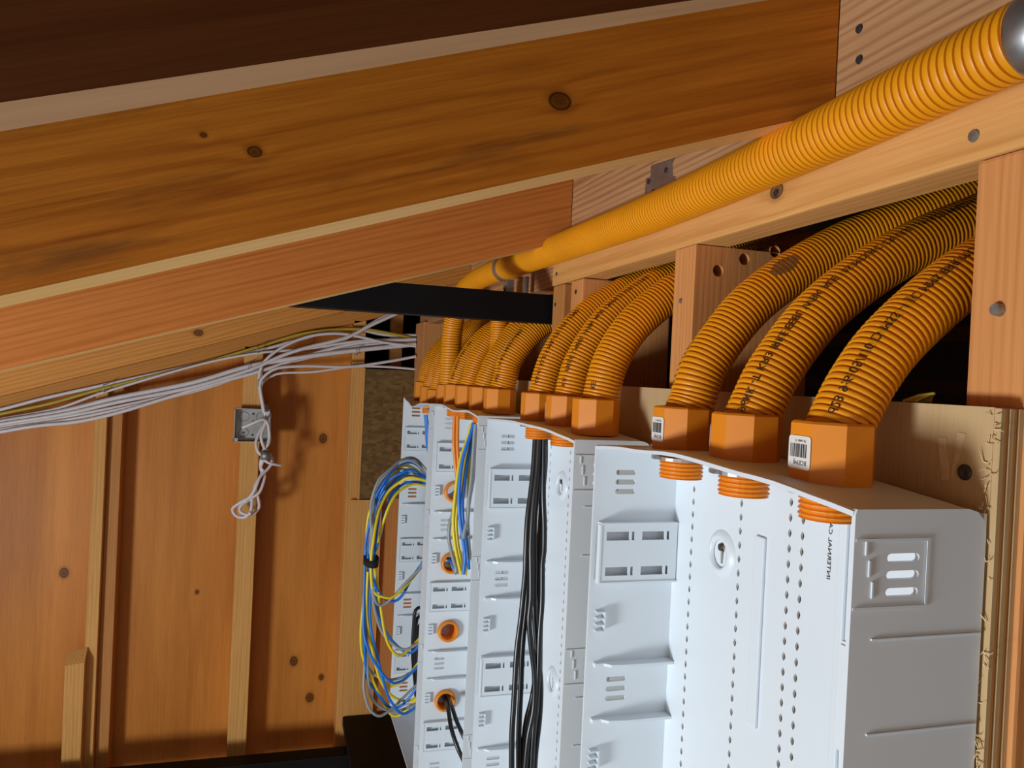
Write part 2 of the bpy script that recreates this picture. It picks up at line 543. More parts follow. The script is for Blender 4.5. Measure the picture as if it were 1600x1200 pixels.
s1b.box(XS, 0.54, 0.737, 0.746, 0.0, 1.895)
s1 = s1b.build('stud', W_STUD, wall_r)
s2 = stud(1.012, 1.058)
s2b = stud(1.088, 1.136, mat=W_STUD2)
s3 = stud(1.475, 1.515)
s4 = stud(1.90, 1.94)
s5 = stud(2.28, 2.42, z1=1.905, x1=0.49)
stud(-0.12, -0.08)
nail(atX(1562, 484, XS), (-1, 0, 0), 0.0042, M['nail_grey'], s0, 0.004)
nail(atX(1064, 470, XS), (-1, 0, 0), 0.003, M['nail_grey'], s1)
nail(atX(900, 456, XS), (-1, 0, 0), 0.0035, M['nail'], s2)
nail(atX(868, 476, XS), (-1, 0, 0), 0.003, M['nail'], s2b)
pl = MB().bbox(XS, 0.440, -0.6, 1.143, 1.896, 1.934, 0.002).build('top_plate', W_PALE, wall_r)
MB().bbox(XS + 0.012, 0.45, 1.145, 2.42, 1.90, 1.936, 0.002).build('top_plate', W_HEAD, wall_r)
nail(atX(1522, 212, XS), (-1, 0, 0), 0.0042, M['nail_grey'], pl)
nail(atX(1213, 302, XS), (-1, 0, 0), 0.0036, M['nail'], pl)
nail(atX(870, 428, XS), (-1, 0, 0), 0.003, M['nail'], pl)
blocks = []
for y0, y1 in ((-0.6, 0.238), (0.274, 0.5025), (0.5415, 1.069), (1.109, 1.699), (1.739, 2.42)):
    blocks.append(MB().box(XS, 0.44, y0, y1, 1.9345, 2.30).build('blocking', W_HEAD, wall_r))
nail(atX(1343, 45, XS), (-1, 0, 0), 0.0036, M['nail'], blocks[1])
nail(atX(1343, 93, XS), (-1, 0, 0), 0.0036, M['nail'], blocks[1])
# dim space behind the open studs: near-black sheets added to keep it dark
MB().box(1.30, 1.34, -1.2, 3.4, 0, 2.6).build('dark_shell', M['dark'], wall_r)
MB().box(0.46, 1.30, -1.2, -1.16, 0, 2.6).build('dark_shell', M['dark'], wall_r)
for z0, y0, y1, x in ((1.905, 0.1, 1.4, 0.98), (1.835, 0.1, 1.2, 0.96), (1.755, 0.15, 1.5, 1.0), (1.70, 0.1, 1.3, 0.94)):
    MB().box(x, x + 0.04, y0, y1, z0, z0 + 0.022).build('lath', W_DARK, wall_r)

# plywood panel screwed to the studs, with its rough near edge
ply_root = empty('plywood_backing_board', (0.392, 0.34, 0.78), 'tan plywood backing board with a splintered edge behind the enclosures', 'plywood board')
MB().box(0.3845, XS - 0.0002, 0.336, 1.97, 0.80, 1.746).build('board', W_PLYPALE, ply_root)
for k in range(5):
    x0 = 0.3846 + k * 0.0033
    MB().box(x0, x0 + 0.0030, 0.3315 + 0.0014 * (k % 2), 0.3358, 0.80, 1.7455).build('ply', (W_PLYPALE, W_BACKST)[k % 2], ply_root)
mb = MB()
for i in range(150):
    z = random.uniform(1.45, 1.75) if i < 110 else random.uniform(1.1, 1.45)
    p = Vector((0.3835, 0.3365 + random.uniform(-.003, .006), z))
    d = Vector((random.uniform(-.6, .1), random.uniform(-1.0, .3), random.uniform(-.7, .7))).normalized() * random.uniform(.003, .009)
    mb.tube([p, p + d * 0.6, p + d + Vector((0, 0, random.uniform(-.002, .003)))], 0.0004, 3, True, [0.0005, 0.00035, 0.0001])
tag(mb.build('splinters', M['fibre'], ply_root), 'torn wood fibres along the cut edge', kind='stuff')
q = atX(1508, 738, 0.3845)
sc_ = MB().lathe(q, (-1, 0, 0), [(0.0048, 0), (0.0046, 0.0011), (0.0035, 0.0016), (0.0018, 0.0012), (0.0, 0.0008)], 14).build('screw', M['nail'], ply_root)
q = atX(845, 640, 0.3845)
MB().lathe(q, (-1, 0, 0), [(0.004, 0), (0.0038, 0.001), (0.0, 0.001)], 12).build('screw', M['nail'], ply_root)

CR = lambda x, y: (1240 + x / 4.444, 540 + y / 4.444)
for poly in ([(1005, 640), (1062, 640), (1088, 930), (1030, 935)], [(1140, 600), (1200, 612), (1115, 900), (1092, 928)]):
    pp = [atX(*CR(*p), 0.3843) for p in poly]
    cdt_panel(MB_ := MB(), [(p.y, p.z) for p in pp], [], 0.0004, lambda u, v, w_: (0.3844 - w_, u, v))
    MB_.build('torn_veneer', M['veneer'], ply_root)
tape = MB()
pa, pb, pc = atX(1418, 629, 0.393), atX(1449, 617, 0.393), atX(1436, 628, 0.393)
for q0, q1, q2 in (((0.3895, pa.y, 1.7465), (0.3985, pb.y, 1.7525), (0.3900, pc.y, 1.7465)), ((0.3995, pa.y, 1.7465), (0.3985, pb.y, 1.7525), (0.3990, pc.y - .004, 1.7465))):
    tape.tube([q0, ((q0[0] + q1[0]) / 2, (q0[1] + q1[1]) / 2, (q0[2] + q1[2]) / 2 + .0012), q1], 0.0012, 5)
    tape.add([q0, q1, q2, (q0[0], q0[1], q0[2] + .0008), (q1[0], q1[1], q1[2] + .0008), (q2[0], q2[1], q2[2] + .0008)], [(0, 2, 1), (3, 4, 5), (0, 1, 4, 3), (1, 2, 5, 4), (2, 0, 3, 5)])
tag(tape.build('tape_scrap', M['yellowdull'], None, origin=True), 'crumpled yellow scrap on the top edge of the plywood board', 'scrap')

# ---- roof
ceil = empty('ceiling', (0, 0, 0), 'sloping roof framing of timber rafters', 'ceiling', kind='structure')
def rafter(y0, y1, zc, slope, h, mat, dz1=0.0, dzl=None, under=None):
    x0, x1 = -3.4, XS - 0.0005
    zl, zr = zc + slope * (x0 - XS), zc
    dzl = dz1 if dzl is None else dzl
    o = MB().hexa([(x0, y0, zl), (x1, y0, zr), (x1, y1, zr + dz1), (x0, y1, zl + dzl),
                      (x0, y0, zl + h), (x1, y0, zr + h), (x1, y1, zr + h), (x0, y1, zl + h)]).build('rafter', [mat] + ([under] if under else []), ceil)
    if under:                       # sawn edge, made paler: light from below put into the colour
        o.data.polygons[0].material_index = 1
    return o
W_LIT_EDGE = wood('wood_lit_edge', (0.92, 0.58, 0.24), (0.70, 0.38, 0.11), 'X', rings=60, warp=3, slope=0.33)  # underside colour brightened as if lit from below
W_LIT_EDGE1 = wood('wood_dim_lit_edge', (0.62, 0.38, 0.21), (0.42, 0.23, 0.11), 'X', rings=60, warp=3, slope=0.33)  # dimmer lit underside of the nearest rafter, also in the colour
rafter(0.240, 0.275, 1.9695, 0.319, 0.24, W_RAF1, 0.013, -0.050, W_LIT_EDGE1)
rafter(0.503, 0.541, 1.967, 0.332, 0.24, W_RAF2, -0.001, None, W_LIT_EDGE)
rafter(1.070, 1.108, 1.957, 0.313, 0.24, W_RAF3, 0.0, None, W_LIT_EDGE)
rafter(1.700, 1.738, 1.966, 0.3257, 0.24, W_RAF4, 0.0)
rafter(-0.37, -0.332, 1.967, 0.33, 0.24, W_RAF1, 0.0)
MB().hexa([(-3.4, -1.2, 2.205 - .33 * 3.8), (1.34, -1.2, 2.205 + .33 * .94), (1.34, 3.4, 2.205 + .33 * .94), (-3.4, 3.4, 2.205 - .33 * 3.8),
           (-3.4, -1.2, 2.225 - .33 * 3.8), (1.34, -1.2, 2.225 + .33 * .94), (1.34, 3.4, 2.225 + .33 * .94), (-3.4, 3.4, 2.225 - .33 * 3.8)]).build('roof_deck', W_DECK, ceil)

# ---- far wall
wall_b = empty('wall_back', (0, 0, 0), 'far plywood sheathed wall with exposed studs', 'wall', kind='structure')
YB = 2.42
def zr(x, zc=1.955, s=0.318):
    return zc + s * (x - XS)
MB().box(-3.2, 0.232, 2.51, 2.53, 0, 2.2).build('sheathing_panel', W_SHEATH, wall_b)
def bstud(x0, x1, z0=0.0, z1=None, y0=YB, y1=2.509, mat=None):
    z1 = z1 if z1 is not None else zr((x0 + x1) / 2) + 0.005
    return MB().bbox(x0, x1, y0, y1, z0, z1, 0.002).build('stud', mat or W_BACKST, wall_b)
bl = bstud(-0.500, -0.468)
bstud(-0.4675, -0.432, y0=2.443, mat=W_STUD2)
# shorter sister stud with a slant cut top
MB().hexa([(-0.540, 2.385, 0.0), (-0.492, 2.385, 0.0), (-0.492, 2.418, 0.0), (-0.540, 2.418, 0.0),
           (-0.540, 2.385, 0.892), (-0.492, 2.385, 0.898), (-0.492, 2.418, 0.93), (-0.540, 2.418, 0.918)]).build('stud', W_BACKST, wall_b)
bm_ = bstud(-0.108, -0.054)
br = bstud(0.208, 0.246)
bstud(-0.98, -0.94); bstud(-1.5, -1.46)
MB().hexa([(-3.2, YB, zr(-3.2)), (0.40, YB, zr(0.40)), (0.40, 2.51, zr(0.40)), (-3.2, 2.51, zr(-3.2)),
           (-3.2, YB, zr(-3.2) + .045), (0.40, YB, zr(0.40) + .045), (0.40, 2.51, zr(0.40) + .045), (-3.2, 2.51, zr(-3.2) + .045)]).build('rake_plate', W_RAF4, wall_b)
MB().hexa([(-3.2, YB, zr(-3.2) + .0455), (0.40, YB, zr(0.40) + .0455), (0.40, 2.51, zr(0.40) + .0455), (-3.2, 2.51, zr(-3.2) + .0455),
           (-3.2, YB, zr(-3.2) + .25), (0.40, YB, zr(0.40) + .25), (0.40, 2.51, zr(0.40) + .25), (-3.2, 2.51, zr(-3.2) + .25)]).build('rake_plate', W_RAF3, wall_b)
MB().box(0.248, 0.405, 2.405, 2.42, 1.354, 1.756).build('strand_board', M['osb'], wall_b)
MB().box(0.241, 0.2475, 2.403, 2.42, 1.352, 1.758).build('edge_strip', W_BACKST, wall_b)
MB().box(0.222, 0.318, 2.405, 2.42, 0.30, 1.350).build('plywood_strip', W_BACKST, wall_b)
MB().box(0.3185, 0.42, 2.425, 2.50, 0.0, 1.352).build('stud', W_STUD2, wall_b)
MB().box(0.335, 0.372, 2.50, 2.54, 1.36, 1.96).build('stud', W_STUD2, wall_b)
MB().box(0.232, 1.30, 3.36, 3.40, 0, 2.6).build('dark_shell', M['dark'], wall_b)  # dark panels added here so the open corner stays black
MB().box(0.16, 0.2, 2.53, 3.36, 0, 2.6).build('dark_shell', M['dark'], wall_b)

# ================================================================== ENCLOSURES
BX, BZ, BW, BD, BH = 0.293, 0.905, 0.352, 0.090, 0.785
TH = 0.0028
VENTS = [1.6535, 1.4515, 1.1750, 0.9660]
PLATES = [1.586, 1.309, 1.032]
COMBS = [1.519, 1.3845, 1.2440, 1.1075]
RIBS = [1.478, 1.424, 1.201, 1.146, 0.922]
PIPES = [1.518, 1.376, 1.240, 1.101]

def back_mesh():
    holes = []
    for yy, z0 in ((0.315, 1.652), (0.236, 1.652), (0.170, 1.664), (0.155, 1.653)):
        z = z0 - BZ
        while z > 0.03:
            if not (0.225 < yy < 0.245 and False):
                holes.append([(yy + 0.0021 * a, z + 0.0036 * b) for a, b in ((0, -1), (.75, -.5), (1, 0), (.75, .5), (0, 1), (-.75, .5), (-1, 0), (-.75, -.5))])
            z -= 0.01195
    for zk in (1.604, 1.330, 1.056):
        z = zk - BZ
        kh = []
        for k in range(9):
            a = math.radians(-60 + 300 * k / 8)
            kh.append((0.262 + 0.0045 * math.cos(a), z + 0.004 + 0.0045 * math.sin(a)))
        kh += [(0.262 - 0.0020, z - 0.004), (0.262 - 0.0016, z - 0.010), (0.262 + 0.0016, z - 0.010), (0.262 + 0.0020, z - 0.004)]
        holes.append(kh)
    mb = MB()
    cdt_panel(mb, rect(0.001, BW - 0.001, 0.001, BH - 0.004), holes, 0.002, lambda u, v, w_: (BD - 0.002 - w_ + 0.002, u, v))
    # raised strips pressed in the plastic
    for y0, y1, z0, z1 in ((0.198, 0.211, 1.475, 1.63), (0.198, 0.211, 1.22, 1.375), (0.198, 0.211, 0.965, 1.12), (0.105, 0.113, 0.93, 1.67)):
        mb.bbox(BD - 0.0050, BD - 0.0021, y0, y1, z0 - BZ, z1 - BZ, 0.0012)
    return mb
def boss_mesh(zk):
    mb = MB()
    mb.lathe((BD - 0.0021, 0.262, zk - BZ - 0.001), (-1, 0, 0), [(0.021, 0), (0.019, 0.0022), (0.0155, 0.0042), (0.0135, 0.0042), (0.0125, 0.0005)], 28)
    return mb

def side_mesh(outer_sign, pipes=False):
    """panel lying at y = 0..TH; outer_sign -1: outside looks to -y"""
    out = [(0, 0), (BD - .001, 0), (BD - .001, BH - .014)]
    out += [(BD - .001 - .013 + .013 * math.cos(a), BH - .014 + .013 * math.sin(a)) for a in (math.radians(d) for d in (30, 60, 90))]
    out += [(0.001, BH - 0.001), (0, BH - 0.004)]
    holes = []
    for zc in VENTS:
        for d in (-0.0093, 0, 0.0093):
            holes.append(slot(0.0325, zc + d - BZ, 0.0108, 0.0024))
    if pipes:
        for zc in PIPES:
            holes.append([(0.047 + 0.0185 * math.cos(a * math.pi / 12), zc - BZ + 0.0185 * math.sin(a * math.pi / 12)) for a in range(24)])
    mb = MB()
    cdt_panel(mb, out, holes, TH, lambda u, v, w_: (u, w_, v))
    ys = -0.0009 if outer_sign < 0 else TH
    for zc in VENTS:
        for k in range(3):                      # staggered little marks beside the vents
            mb.bbox(0.0070 + 0.0025 * k, 0.0086 + 0.0025 * k, ys, ys + 0.0009, zc + 0.011 - 0.0115 * k - BZ, zc + 0.020 - 0.0115 * k - BZ, 0.0003)
        mb.box(0.0475, 0.0490, ys, ys + 0.0004, zc - 0.0165 - BZ, zc + 0.0185 - BZ)
        mb.box(0.0005, 0.0490, ys, ys + 0.0004, zc - 0.0180 - BZ, zc - 0.0165 - BZ)
        mb.box(0.0005, 0.0490, ys, ys + 0.0004, zc + 0.0185 - BZ, zc + 0.0200 - BZ)
        for zl in (1.6195, 1.5685, 1.42, 1.37, 1.17, 1.12):
            if zc == VENTS[0]:
                mb.bbox(0.0135, BD - 0.002, ys, ys + 0.0009, zl - 0.0006 - BZ, zl + 0.0006 - BZ, 0.0003)
    return mb

def top_mesh(prof):
    """prof: list of (t, dz), t from near to far"""
    mb = MB()
    n = 20
    def dz(t):
        for (a, b), (c, d) in zip(prof, prof[1:]):
            if a <= t <= c:
                u = (t - a) / (c - a)
                u = u * u * (3 - 2 * u)
                return b + (d - b) * u
        return 0
    vs = []
    for i in range(n + 1):
        t = i / n
        z = BH - 0.0012 + dz(t)
        y = 0.0012 + t * (BW - 0.0024)
        for x, zz in ((-0.0006, z - 0.0026), (-0.0006, z + 0.0003), (0.0015, z + 0.0010), (BD - 0.012, z + 0.0006), (BD - 0.004, z - 0.003), (BD - 0.001, z - 0.012), (BD - 0.004, z - 0.012), (BD - 0.012, z - 0.0028)):
            vs.append((x, y, zz if i not in (0, n) else zz - 0.0012))
    k = 8
    mb.add(vs, [(i * k + j, (i + 1) * k + j, (i + 1) * k + (j + 1) % k, i * k + (j + 1) % k) for i in range(n) for j in range(k)], False)
    mb.add(vs[:k], [tuple(range(k))]); mb.add(vs[-k:], [tuple(range(k))[::-1]])
    return mb

def clip_plate(zc, sgn):
    """four window plate standing off the side; sgn +1: on the far side (looks to -y)"""
    mb = MB()
    h = 0.0275
    holes = []
    for zz in (0.0165, -0.0175):
        for x0 in (0.0115, 0.0490):
            holes.append(rect(x0, x0 + 0.0240, zc + zz - 0.0042 - BZ, zc + zz + 0.0042 - BZ))
            holes.append(rect(x0 + 0.0265, x0 + 0.0295, zc + zz - 0.0042 - BZ, zc + zz + 0.0042 - BZ))
    y0 = BW - TH - 0.0085
    fn = (lambda u, v, w_: (u, y0 + w_, v)) if sgn > 0 else (lambda u, v, w_: (u, BW - y0 - w_, v))
    fb = (lambda a, b: (a, b)) if sgn > 0 else (lambda a, b: (BW - b, BW - a))
    cdt_panel(mb, rect(0.0055, BD - 0.003, zc - h - BZ, zc + h - BZ), holes, 0.0016, fn)
    mb.box(0.0055, BD - 0.003, *fb(y0 - 0.0012, BW - TH), zc + h - BZ, zc + h + 0.0018 - BZ)
    mb.box(0.0055, BD - 0.003, *fb(y0 - 0.0012, BW - TH), zc - h - 0.0018 - BZ, zc - h - BZ)
    mb.box(0.0046, 0.0062, *fb(y0 - 0.0008, y0 + 0.006), zc - h - 0.0018 - BZ, zc + h - BZ)
    return mb

def rib_mesh(zc, sgn):
    mb = MB()
    y0, y1 = BW - TH - 0.0125, BW - TH
    if sgn < 0:
        y0, y1 = BW - y1, BW - y0
    wall, free = (y1, y0) if sgn > 0 else (y0, y1)
    x0, x1 = 0.010, BD - 0.0025
    z = zc - BZ
    # shelf that tapers to a hook at the front
    xs = [(x0, 0.25), (x0 + 0.006, 0.45), (x0 + 0.012, 0.85), (x0 + 0.03, 1.0), (x1, 1.0)]
    vs = []
    for x, t in xs:
        yf = wall + (free - wall) * t
        vs += [(x, wall, z - 0.001), (x, yf, z - 0.0016), (x, yf, z + 0.0010), (x, wall, z + 0.001)]
    mb.add(vs, [(i * 4 + j, (i + 1) * 4 + j, (i + 1) * 4 + (j + 1) % 4, i * 4 + (j + 1) % 4) for i in range(4) for j in range(4)])
    mb.add(vs[:4], [(0, 1, 2, 3)]); mb.add(vs[-4:], [(3, 2, 1, 0)])
    mb.bbox(x0 - 0.003, x0 + 0.007, min(wall, wall + (free - wall) * .45), max(wall, wall + (free - wall) * .45), z - 0.003, z + 0.0012, 0.0008)
    return mb

def comb_mesh(zc, sgn):
    mb = MB()
    y0, y1 = BW - TH - 0.006, BW - TH
    if sgn < 0:
        y0, y1 = BW - y1, BW - y0
    z = zc - BZ
    mb.box(0.0145, 0.0160, y0, y1, z - 0.0095, z + 0.0100)
    for k in range(4):
        zz = z - 0.0095 + k * 0.0061
        mb.box(0.0065, 0.0146, y0, y1, zz, zz + 0.0012)
    return mb

def mesh_of(mb, name):
    o = mb.build(name, M['white'])
    me = o.data
    bpy.data.objects.remove(o)
    WORLD.pop(name, None)
    return me

ME = {'back': mesh_of(back_mesh(), 'back_panel'), 'near': mesh_of(side_mesh(-1), 'side_panel'),
      'near_p': mesh_of(side_mesh(-1, True), 'side_panel'), 'far': mesh_of(side_mesh(1), 'side_panel'), 'far_p': mesh_of(side_mesh(1, True), 'side_panel')}
for z in (1.604, 1.330, 1.056):
    ME['boss', z] = mesh_of(boss_mesh(z), 'keyhole_boss')
for s in (1, -1):
    for z in PLATES: ME['plate', z, s] = mesh_of(clip_plate(z, s), 'clip_plate')
    for z in RIBS: ME['rib', z, s] = mesh_of(rib_mesh(z, s), 'rib')
    for z in COMBS: ME['comb', z, s] = mesh_of(comb_mesh(z, s), 'cable_comb')

BY = [0.335, 0.741, 1.147, 1.553]
TOPS = [[(0, 0), (0.25, 0.0055), (0.55, 0.0085), (0.8, 0.004), (1, 0)],
        [(0, 0), (0.3, 0.0045), (0.6, 0.0045), (1, 0)],
        [(0, 0), (0.2, 0.004), (0.5, -0.001), (0.8, 0.004), (1, 0)],
        [(0, 0), (0.25, -0.003), (0.62, -0.016), (0.82, -0.007), (1, 0)]]
BLAB = ['nearest white plastic enclosure, empty inside, grey outer side with vent slots showing',
        'white plastic enclosure with only black cables hanging inside',
        'white plastic enclosure with orange side sleeves and blue, yellow and grey cables inside',
        'farthest white plastic enclosure, with a cable coil spilling out of its front']
boxes = []
for i, y0 in enumerate(BY):
    e = empty('media_enclosure', (BX, y0, BZ), BLAB[i], 'enclosure', 'white enclosures in a row on the wall')
    boxes.append(e)
    def put(name, key, dy=0.0):
        return link(name, ME[key], e, (BX, y0 + dy, BZ))
    put('back_panel', 'back')
    put('side_panel', 'near_p' if i == 3 else 'near')
    put('side_panel', 'far_p' if i == 2 else 'far', BW - TH)
    for z in (1.604, 1.330, 1.056): put('keyhole_boss', ('boss', z))
    for s in (1, -1):
        for z in PLATES: put('clip_plate', ('plate', z, s))
        for z in RIBS:
            put('rib', ('rib', z, s))
        for z in COMBS: put('cable_comb', ('comb', z, s))
    t = top_mesh(TOPS[i])
    t.v = [p + Vector((BX, y0, BZ)) for p in t.v]
    t.build('top_panel', M['white'], e, base=(BX, y0, BZ))
    MB().bbox(BX, BX + BD - 0.001, y0 + 0.0005, y0 + BW - 0.0005, BZ, BZ + 0.003, 0.0008).build('bottom_panel', M['white'], e, base=(BX, y0, BZ))
# screws in the keyholes of the near enclosures
for y0 in BY[:2]:
    MB().lathe((BX + BD - 0.0035, y0 + 0.262, 1.6085), (-1, 0, 0), [(0.0034, 0), (0.0032, 0.0012), (0.0018, 0.0016), (0, 0.001)], 12).build('mounting_screw', M['nail'], boxes[BY.index(y0)], base=(BX, y0, BZ))
# printed strip in the near enclosure
vs, fs = text_mesh('INTERNAL CABLE 15', 0.0052)
p0 = atX(1291, 905, BX + BD - 0.0025)
MB().add([(BX + BD - 0.0024, p0.y - v.y, p0.z + v.x * 1.25) for v in vs], fs).build('print', M['ink'], boxes[0], base=(BX, BY[0], BZ))

# ================================================================== CONDUITS
def conduit(name, pts, r, pitch, label, group, mat='orange', depth=0.0028, seg=26, text=None, smear=None, groove=0.26):
    path = spline(pts, pitch / 4)
    P, T, NN, BB = frames(path)
    st = (path[1] - path[0]).length
    npitch = int((len(P) - 1) * st / pitch)
    g = groove
    # each corrugation: flat groove floor, steep wall, rounded crown, steep wall (edges stay crisp)
    strips = [[(0.0, depth), (g, depth)], [(g, depth), (g + .06, depth * .12)],
              [(g + .06, depth * .12), (g + .20, 0.0), (.80, 0.0), (.94, depth * .12)], [(.94, depth * .12), (1.0, depth)]]
    vs, fs = [], []
    cs = [(math.cos(2 * math.pi * i / seg), math.sin(2 * math.pi * i / seg)) for i in range(seg)]
    for j in range(npitch):
        for stp_ in strips:
            o0 = len(vs)
            for u, dd in stp_:
                s_ = (j + u) * pitch
                k = min(int(s_ / st), len(P) - 2)
                t_ = s_ / st - k
                p_ = P[k].lerp(P[k + 1], t_); n_ = NN[k].lerp(NN[k + 1], t_); b_ = BB[k].lerp(BB[k + 1], t_)
                rr = r - dd
                vs += [p_ + (n_ * c + b_ * q) * rr for c, q in cs]
            for m_ in range(len(stp_) - 1):
                oo = o0 + m_ * seg
                fs += [(oo + i, oo + (i + 1) % seg, oo + seg + (i + 1) % seg, oo + seg + i) for i in range(seg)]
    base = Vector(pts[0])
    mb = MB().add(vs, fs, True)
    if not text and not smear:
        o = mb.build(name, M[mat], None, base=base)
        tag(o, label, 'conduit', group)
        return o
    e = empty(name, base, label, 'conduit', group)
    mb.build('corrugated_tube', M[mat], e, base=base)
    def surf(s, v, ddir, lift=0.0005):
        k = max(0, min(len(P) - 1, int(round(s / st))))
        n = (ddir - T[k] * ddir.dot(T[k])).normalized()
        b = T[k].cross(n)
        rr = r + lift
        kk = s / st - k
        return P[k] + T[k] * kk * st + n * math.cos(v / rr) * rr + b * math.sin(v / rr) * rr
    if text:
        s0, size, ddir, body = text
        vs, fs = text_mesh(body, size)
        MB().add([surf(s0 + v.x, v.y - size * .35, Vector(ddir)) for v in vs], fs).build('print', M['ink'], e, base=base)
    if smear:
        s0, ddir = smear
        mb = MB()
        for k in range(7):
            s = s0 + k * pitch
            vs, n = [], 6
            h = 0.004 + 0.004 * math.sin(k / 6 * math.pi)
            for j in range(n + 1):
                v = -h + 2 * h * j / n
                vs += [surf(s, v, Vector(ddir)), surf(s + pitch * 0.5, v, Vector(ddir))]
            mb.add(vs, [(2 * j, 2 * j + 1, 2 * j + 3, 2 * j + 2) for j in range(n)])
        mb.build('scuff', M['smear'], e, base=base)
    return e

def adapter(x, y, zt, label, group, sticker=False, hgt=0.040, rot=0.0):
    """orange threaded adapter: hexagonal collar over the box, threads and locknut below"""
    e = empty('conduit_adapter', (x, y, zt), label, 'conduit fitting', group)
    rc = 0.0262
    a0 = (math.cos(rot), math.sin(rot), 0)
    MB().lathe((x, y, zt), (0, 0, 1), [(0.0, 0.0), (rc, 0.0), (rc, hgt - 0.0015), (rc - 0.0015, hgt), (0.0205, hgt), (0.0200, hgt - 0.012), (0, hgt - 0.012)], 8, smooth=False, a0=a0).build('collar', M['orange_fit'], e, base=(x, y, zt))
    pr = [(0.0150, -0.022), (0.0185, -0.022)]
    for k in range(6):
        z = -0.021 + k * 0.0034
        pr += [(0.0172, z), (0.0190, z + 0.0012), (0.0190, z + 0.0020), (0.0172, z + 0.0033)]
    pr += [(0.0172, -0.0005), (0.0150, -0.0005)]
    MB().lathe((x, y, zt), (0, 0, 1), pr, 26, smooth=False, closed=True).build('threaded_end', M['orange_fit'], e, base=(x, y, zt))
    ln = MB()
    n = 24
    for k in range(n):
        ro = 0.0262 if (k // 2) % 3 else 0.0238
        a, b = 2 * math.pi * k / n, 2 * math.pi * (k + 1) / n
        c = []
        for z in (-0.0062, -0.0036):
            for rr, t in ((0.0192, a), (ro, a), (ro, b), (0.0192, b)):
                c.append((x + rr * math.cos(t), y + rr * math.sin(t), zt + z))
        ln.hexa(c)
    ln.build('locknut', M['steel'], e, base=(x, y, zt))
    # mould seam
    if sticker:
        n = Vector((math.cos(math.radians(sticker)), math.sin(math.radians(sticker)), 0)); tv = Vector((-n.y, n.x, 0))
        d = rc * math.cos(math.pi / 8) + 0.0003
        def sp(u, v, lift=0.0):
            return Vector((x, y, zt)) + n * (d + lift) + tv * u + Vector((0, 0, hgt * 0.5 + v))
        ol = []
        for cx, cy, aa in ((.0085, .0085, 0), (-.0085, .0085, 90), (-.0085, -.0085, 180), (.0085, -.0085, 270)):
            for q in (0, 45, 90):
                t = math.radians(aa + q)
                ol.append((cx + .002 * math.cos(t), cy + .002 * math.sin(t)))
        st = MB()
        cdt_panel(st, ol, [], 0.0003, lambda u, v, w_: sp(u, v, w_))
        so = st.build('barcode_sticker', M['paper'], e, base=(x, y, zt))
        bars = MB()
        u = -0.0085
        rr = random.Random(int(y * 1000))
        while u < 0.007:
            wd = rr.choice((0.0004, 0.0006, 0.0009))
            bars.add([sp(u, -0.003, .0005), sp(u + wd, -0.003, .0005), sp(u + wd, 0.0055, .0005), sp(u, 0.0055, .0005)], [(0, 1, 2, 3)])
            u += wd + rr.choice((0.0004, 0.0007))
        vs, fs = text_mesh('BCE94J', 0.0042)
        bars.add([sp(0.0075 - v.x, -0.0050 - v.y, .0005) for v in vs], fs)
        vs, fs = text_mesh('78 54481 71', 0.0022)
        bars.add([sp(0.0065 - v.x, 0.0082 - v.y, .0005) for v in vs], fs)
        bars.build('barcode_print', M['ink'], so, base=(x, y, zt))
    return e

ZT = 1.6915
VD = (-0.75, -0.55, 0.45)
GC, GA = 'orange conduits rising from the enclosures', 'orange conduit adapters on the enclosure tops'
R_ = 0.0205
# enclosure 1
conduit('corrugated_conduit', [(.338, .41, 1.718), (.344, .41, 1.732), (.357, .41, 1.756), (.379, .41, 1.784), (.417, .41, 1.817), (.455, .411, 1.842), (.52, .413, 1.875), (.62, .418, 1.91), (.78, .425, 1.95)],
        R_, 0.0043, 'nearest orange corrugated conduit, passing behind the near stud', GC, text=(0.012, 0.0085, VD, 'd23 9:6:05/1/0 D MSS -1 JC MMS BRR MOR 20'))
conduit('corrugated_conduit', [(.338, .505, 1.718), (.345, .505, 1.735), (.363, .505, 1.769), (.403, .505, 1.816), (.468, .505, 1.862), (.544, .505, 1.898), (.65, .505, 1.94), (.8, .505, 1.98)],
        R_, 0.0043, 'middle orange conduit of the three over the nearest enclosure', GC, text=(0.002, 0.0085, VD, '2 96KK -T KR3 IRRE EEBL WBK ALE 105 MDLRC CR UUL LW-RZ3 MRLD A'))
conduit('corrugated_conduit', [(.338, .60, 1.718), (.345, .60, 1.735), (.358, .60, 1.772), (.404, .60, 1.829), (.483, .60, 1.882), (.56, .59, 1.917), (.66, .575, 1.955), (.8, .56, 1.99)],
        R_, 0.0043, 'orange conduit with a grey scuff, farthest over the nearest enclosure', GC, text=(0.03, 0.006, (-0.62, 0.15, 0.75), '9 4 1 A M BLE 2 1 4 KR CE 5'), smear=(0.150, (-.3, -.75, .65)))
adapter(.338, .41, ZT, 'orange adapter with a barcode sticker under the nearest conduit', GA, 180, rot=0.0)
adapter(.338, .505, ZT, 'middle orange adapter on top of the nearest enclosure', GA, 135)
adapter(.338, .60, ZT, 'orange adapter with a narrow barcode sticker, farthest on the nearest enclosure', GA, 180)
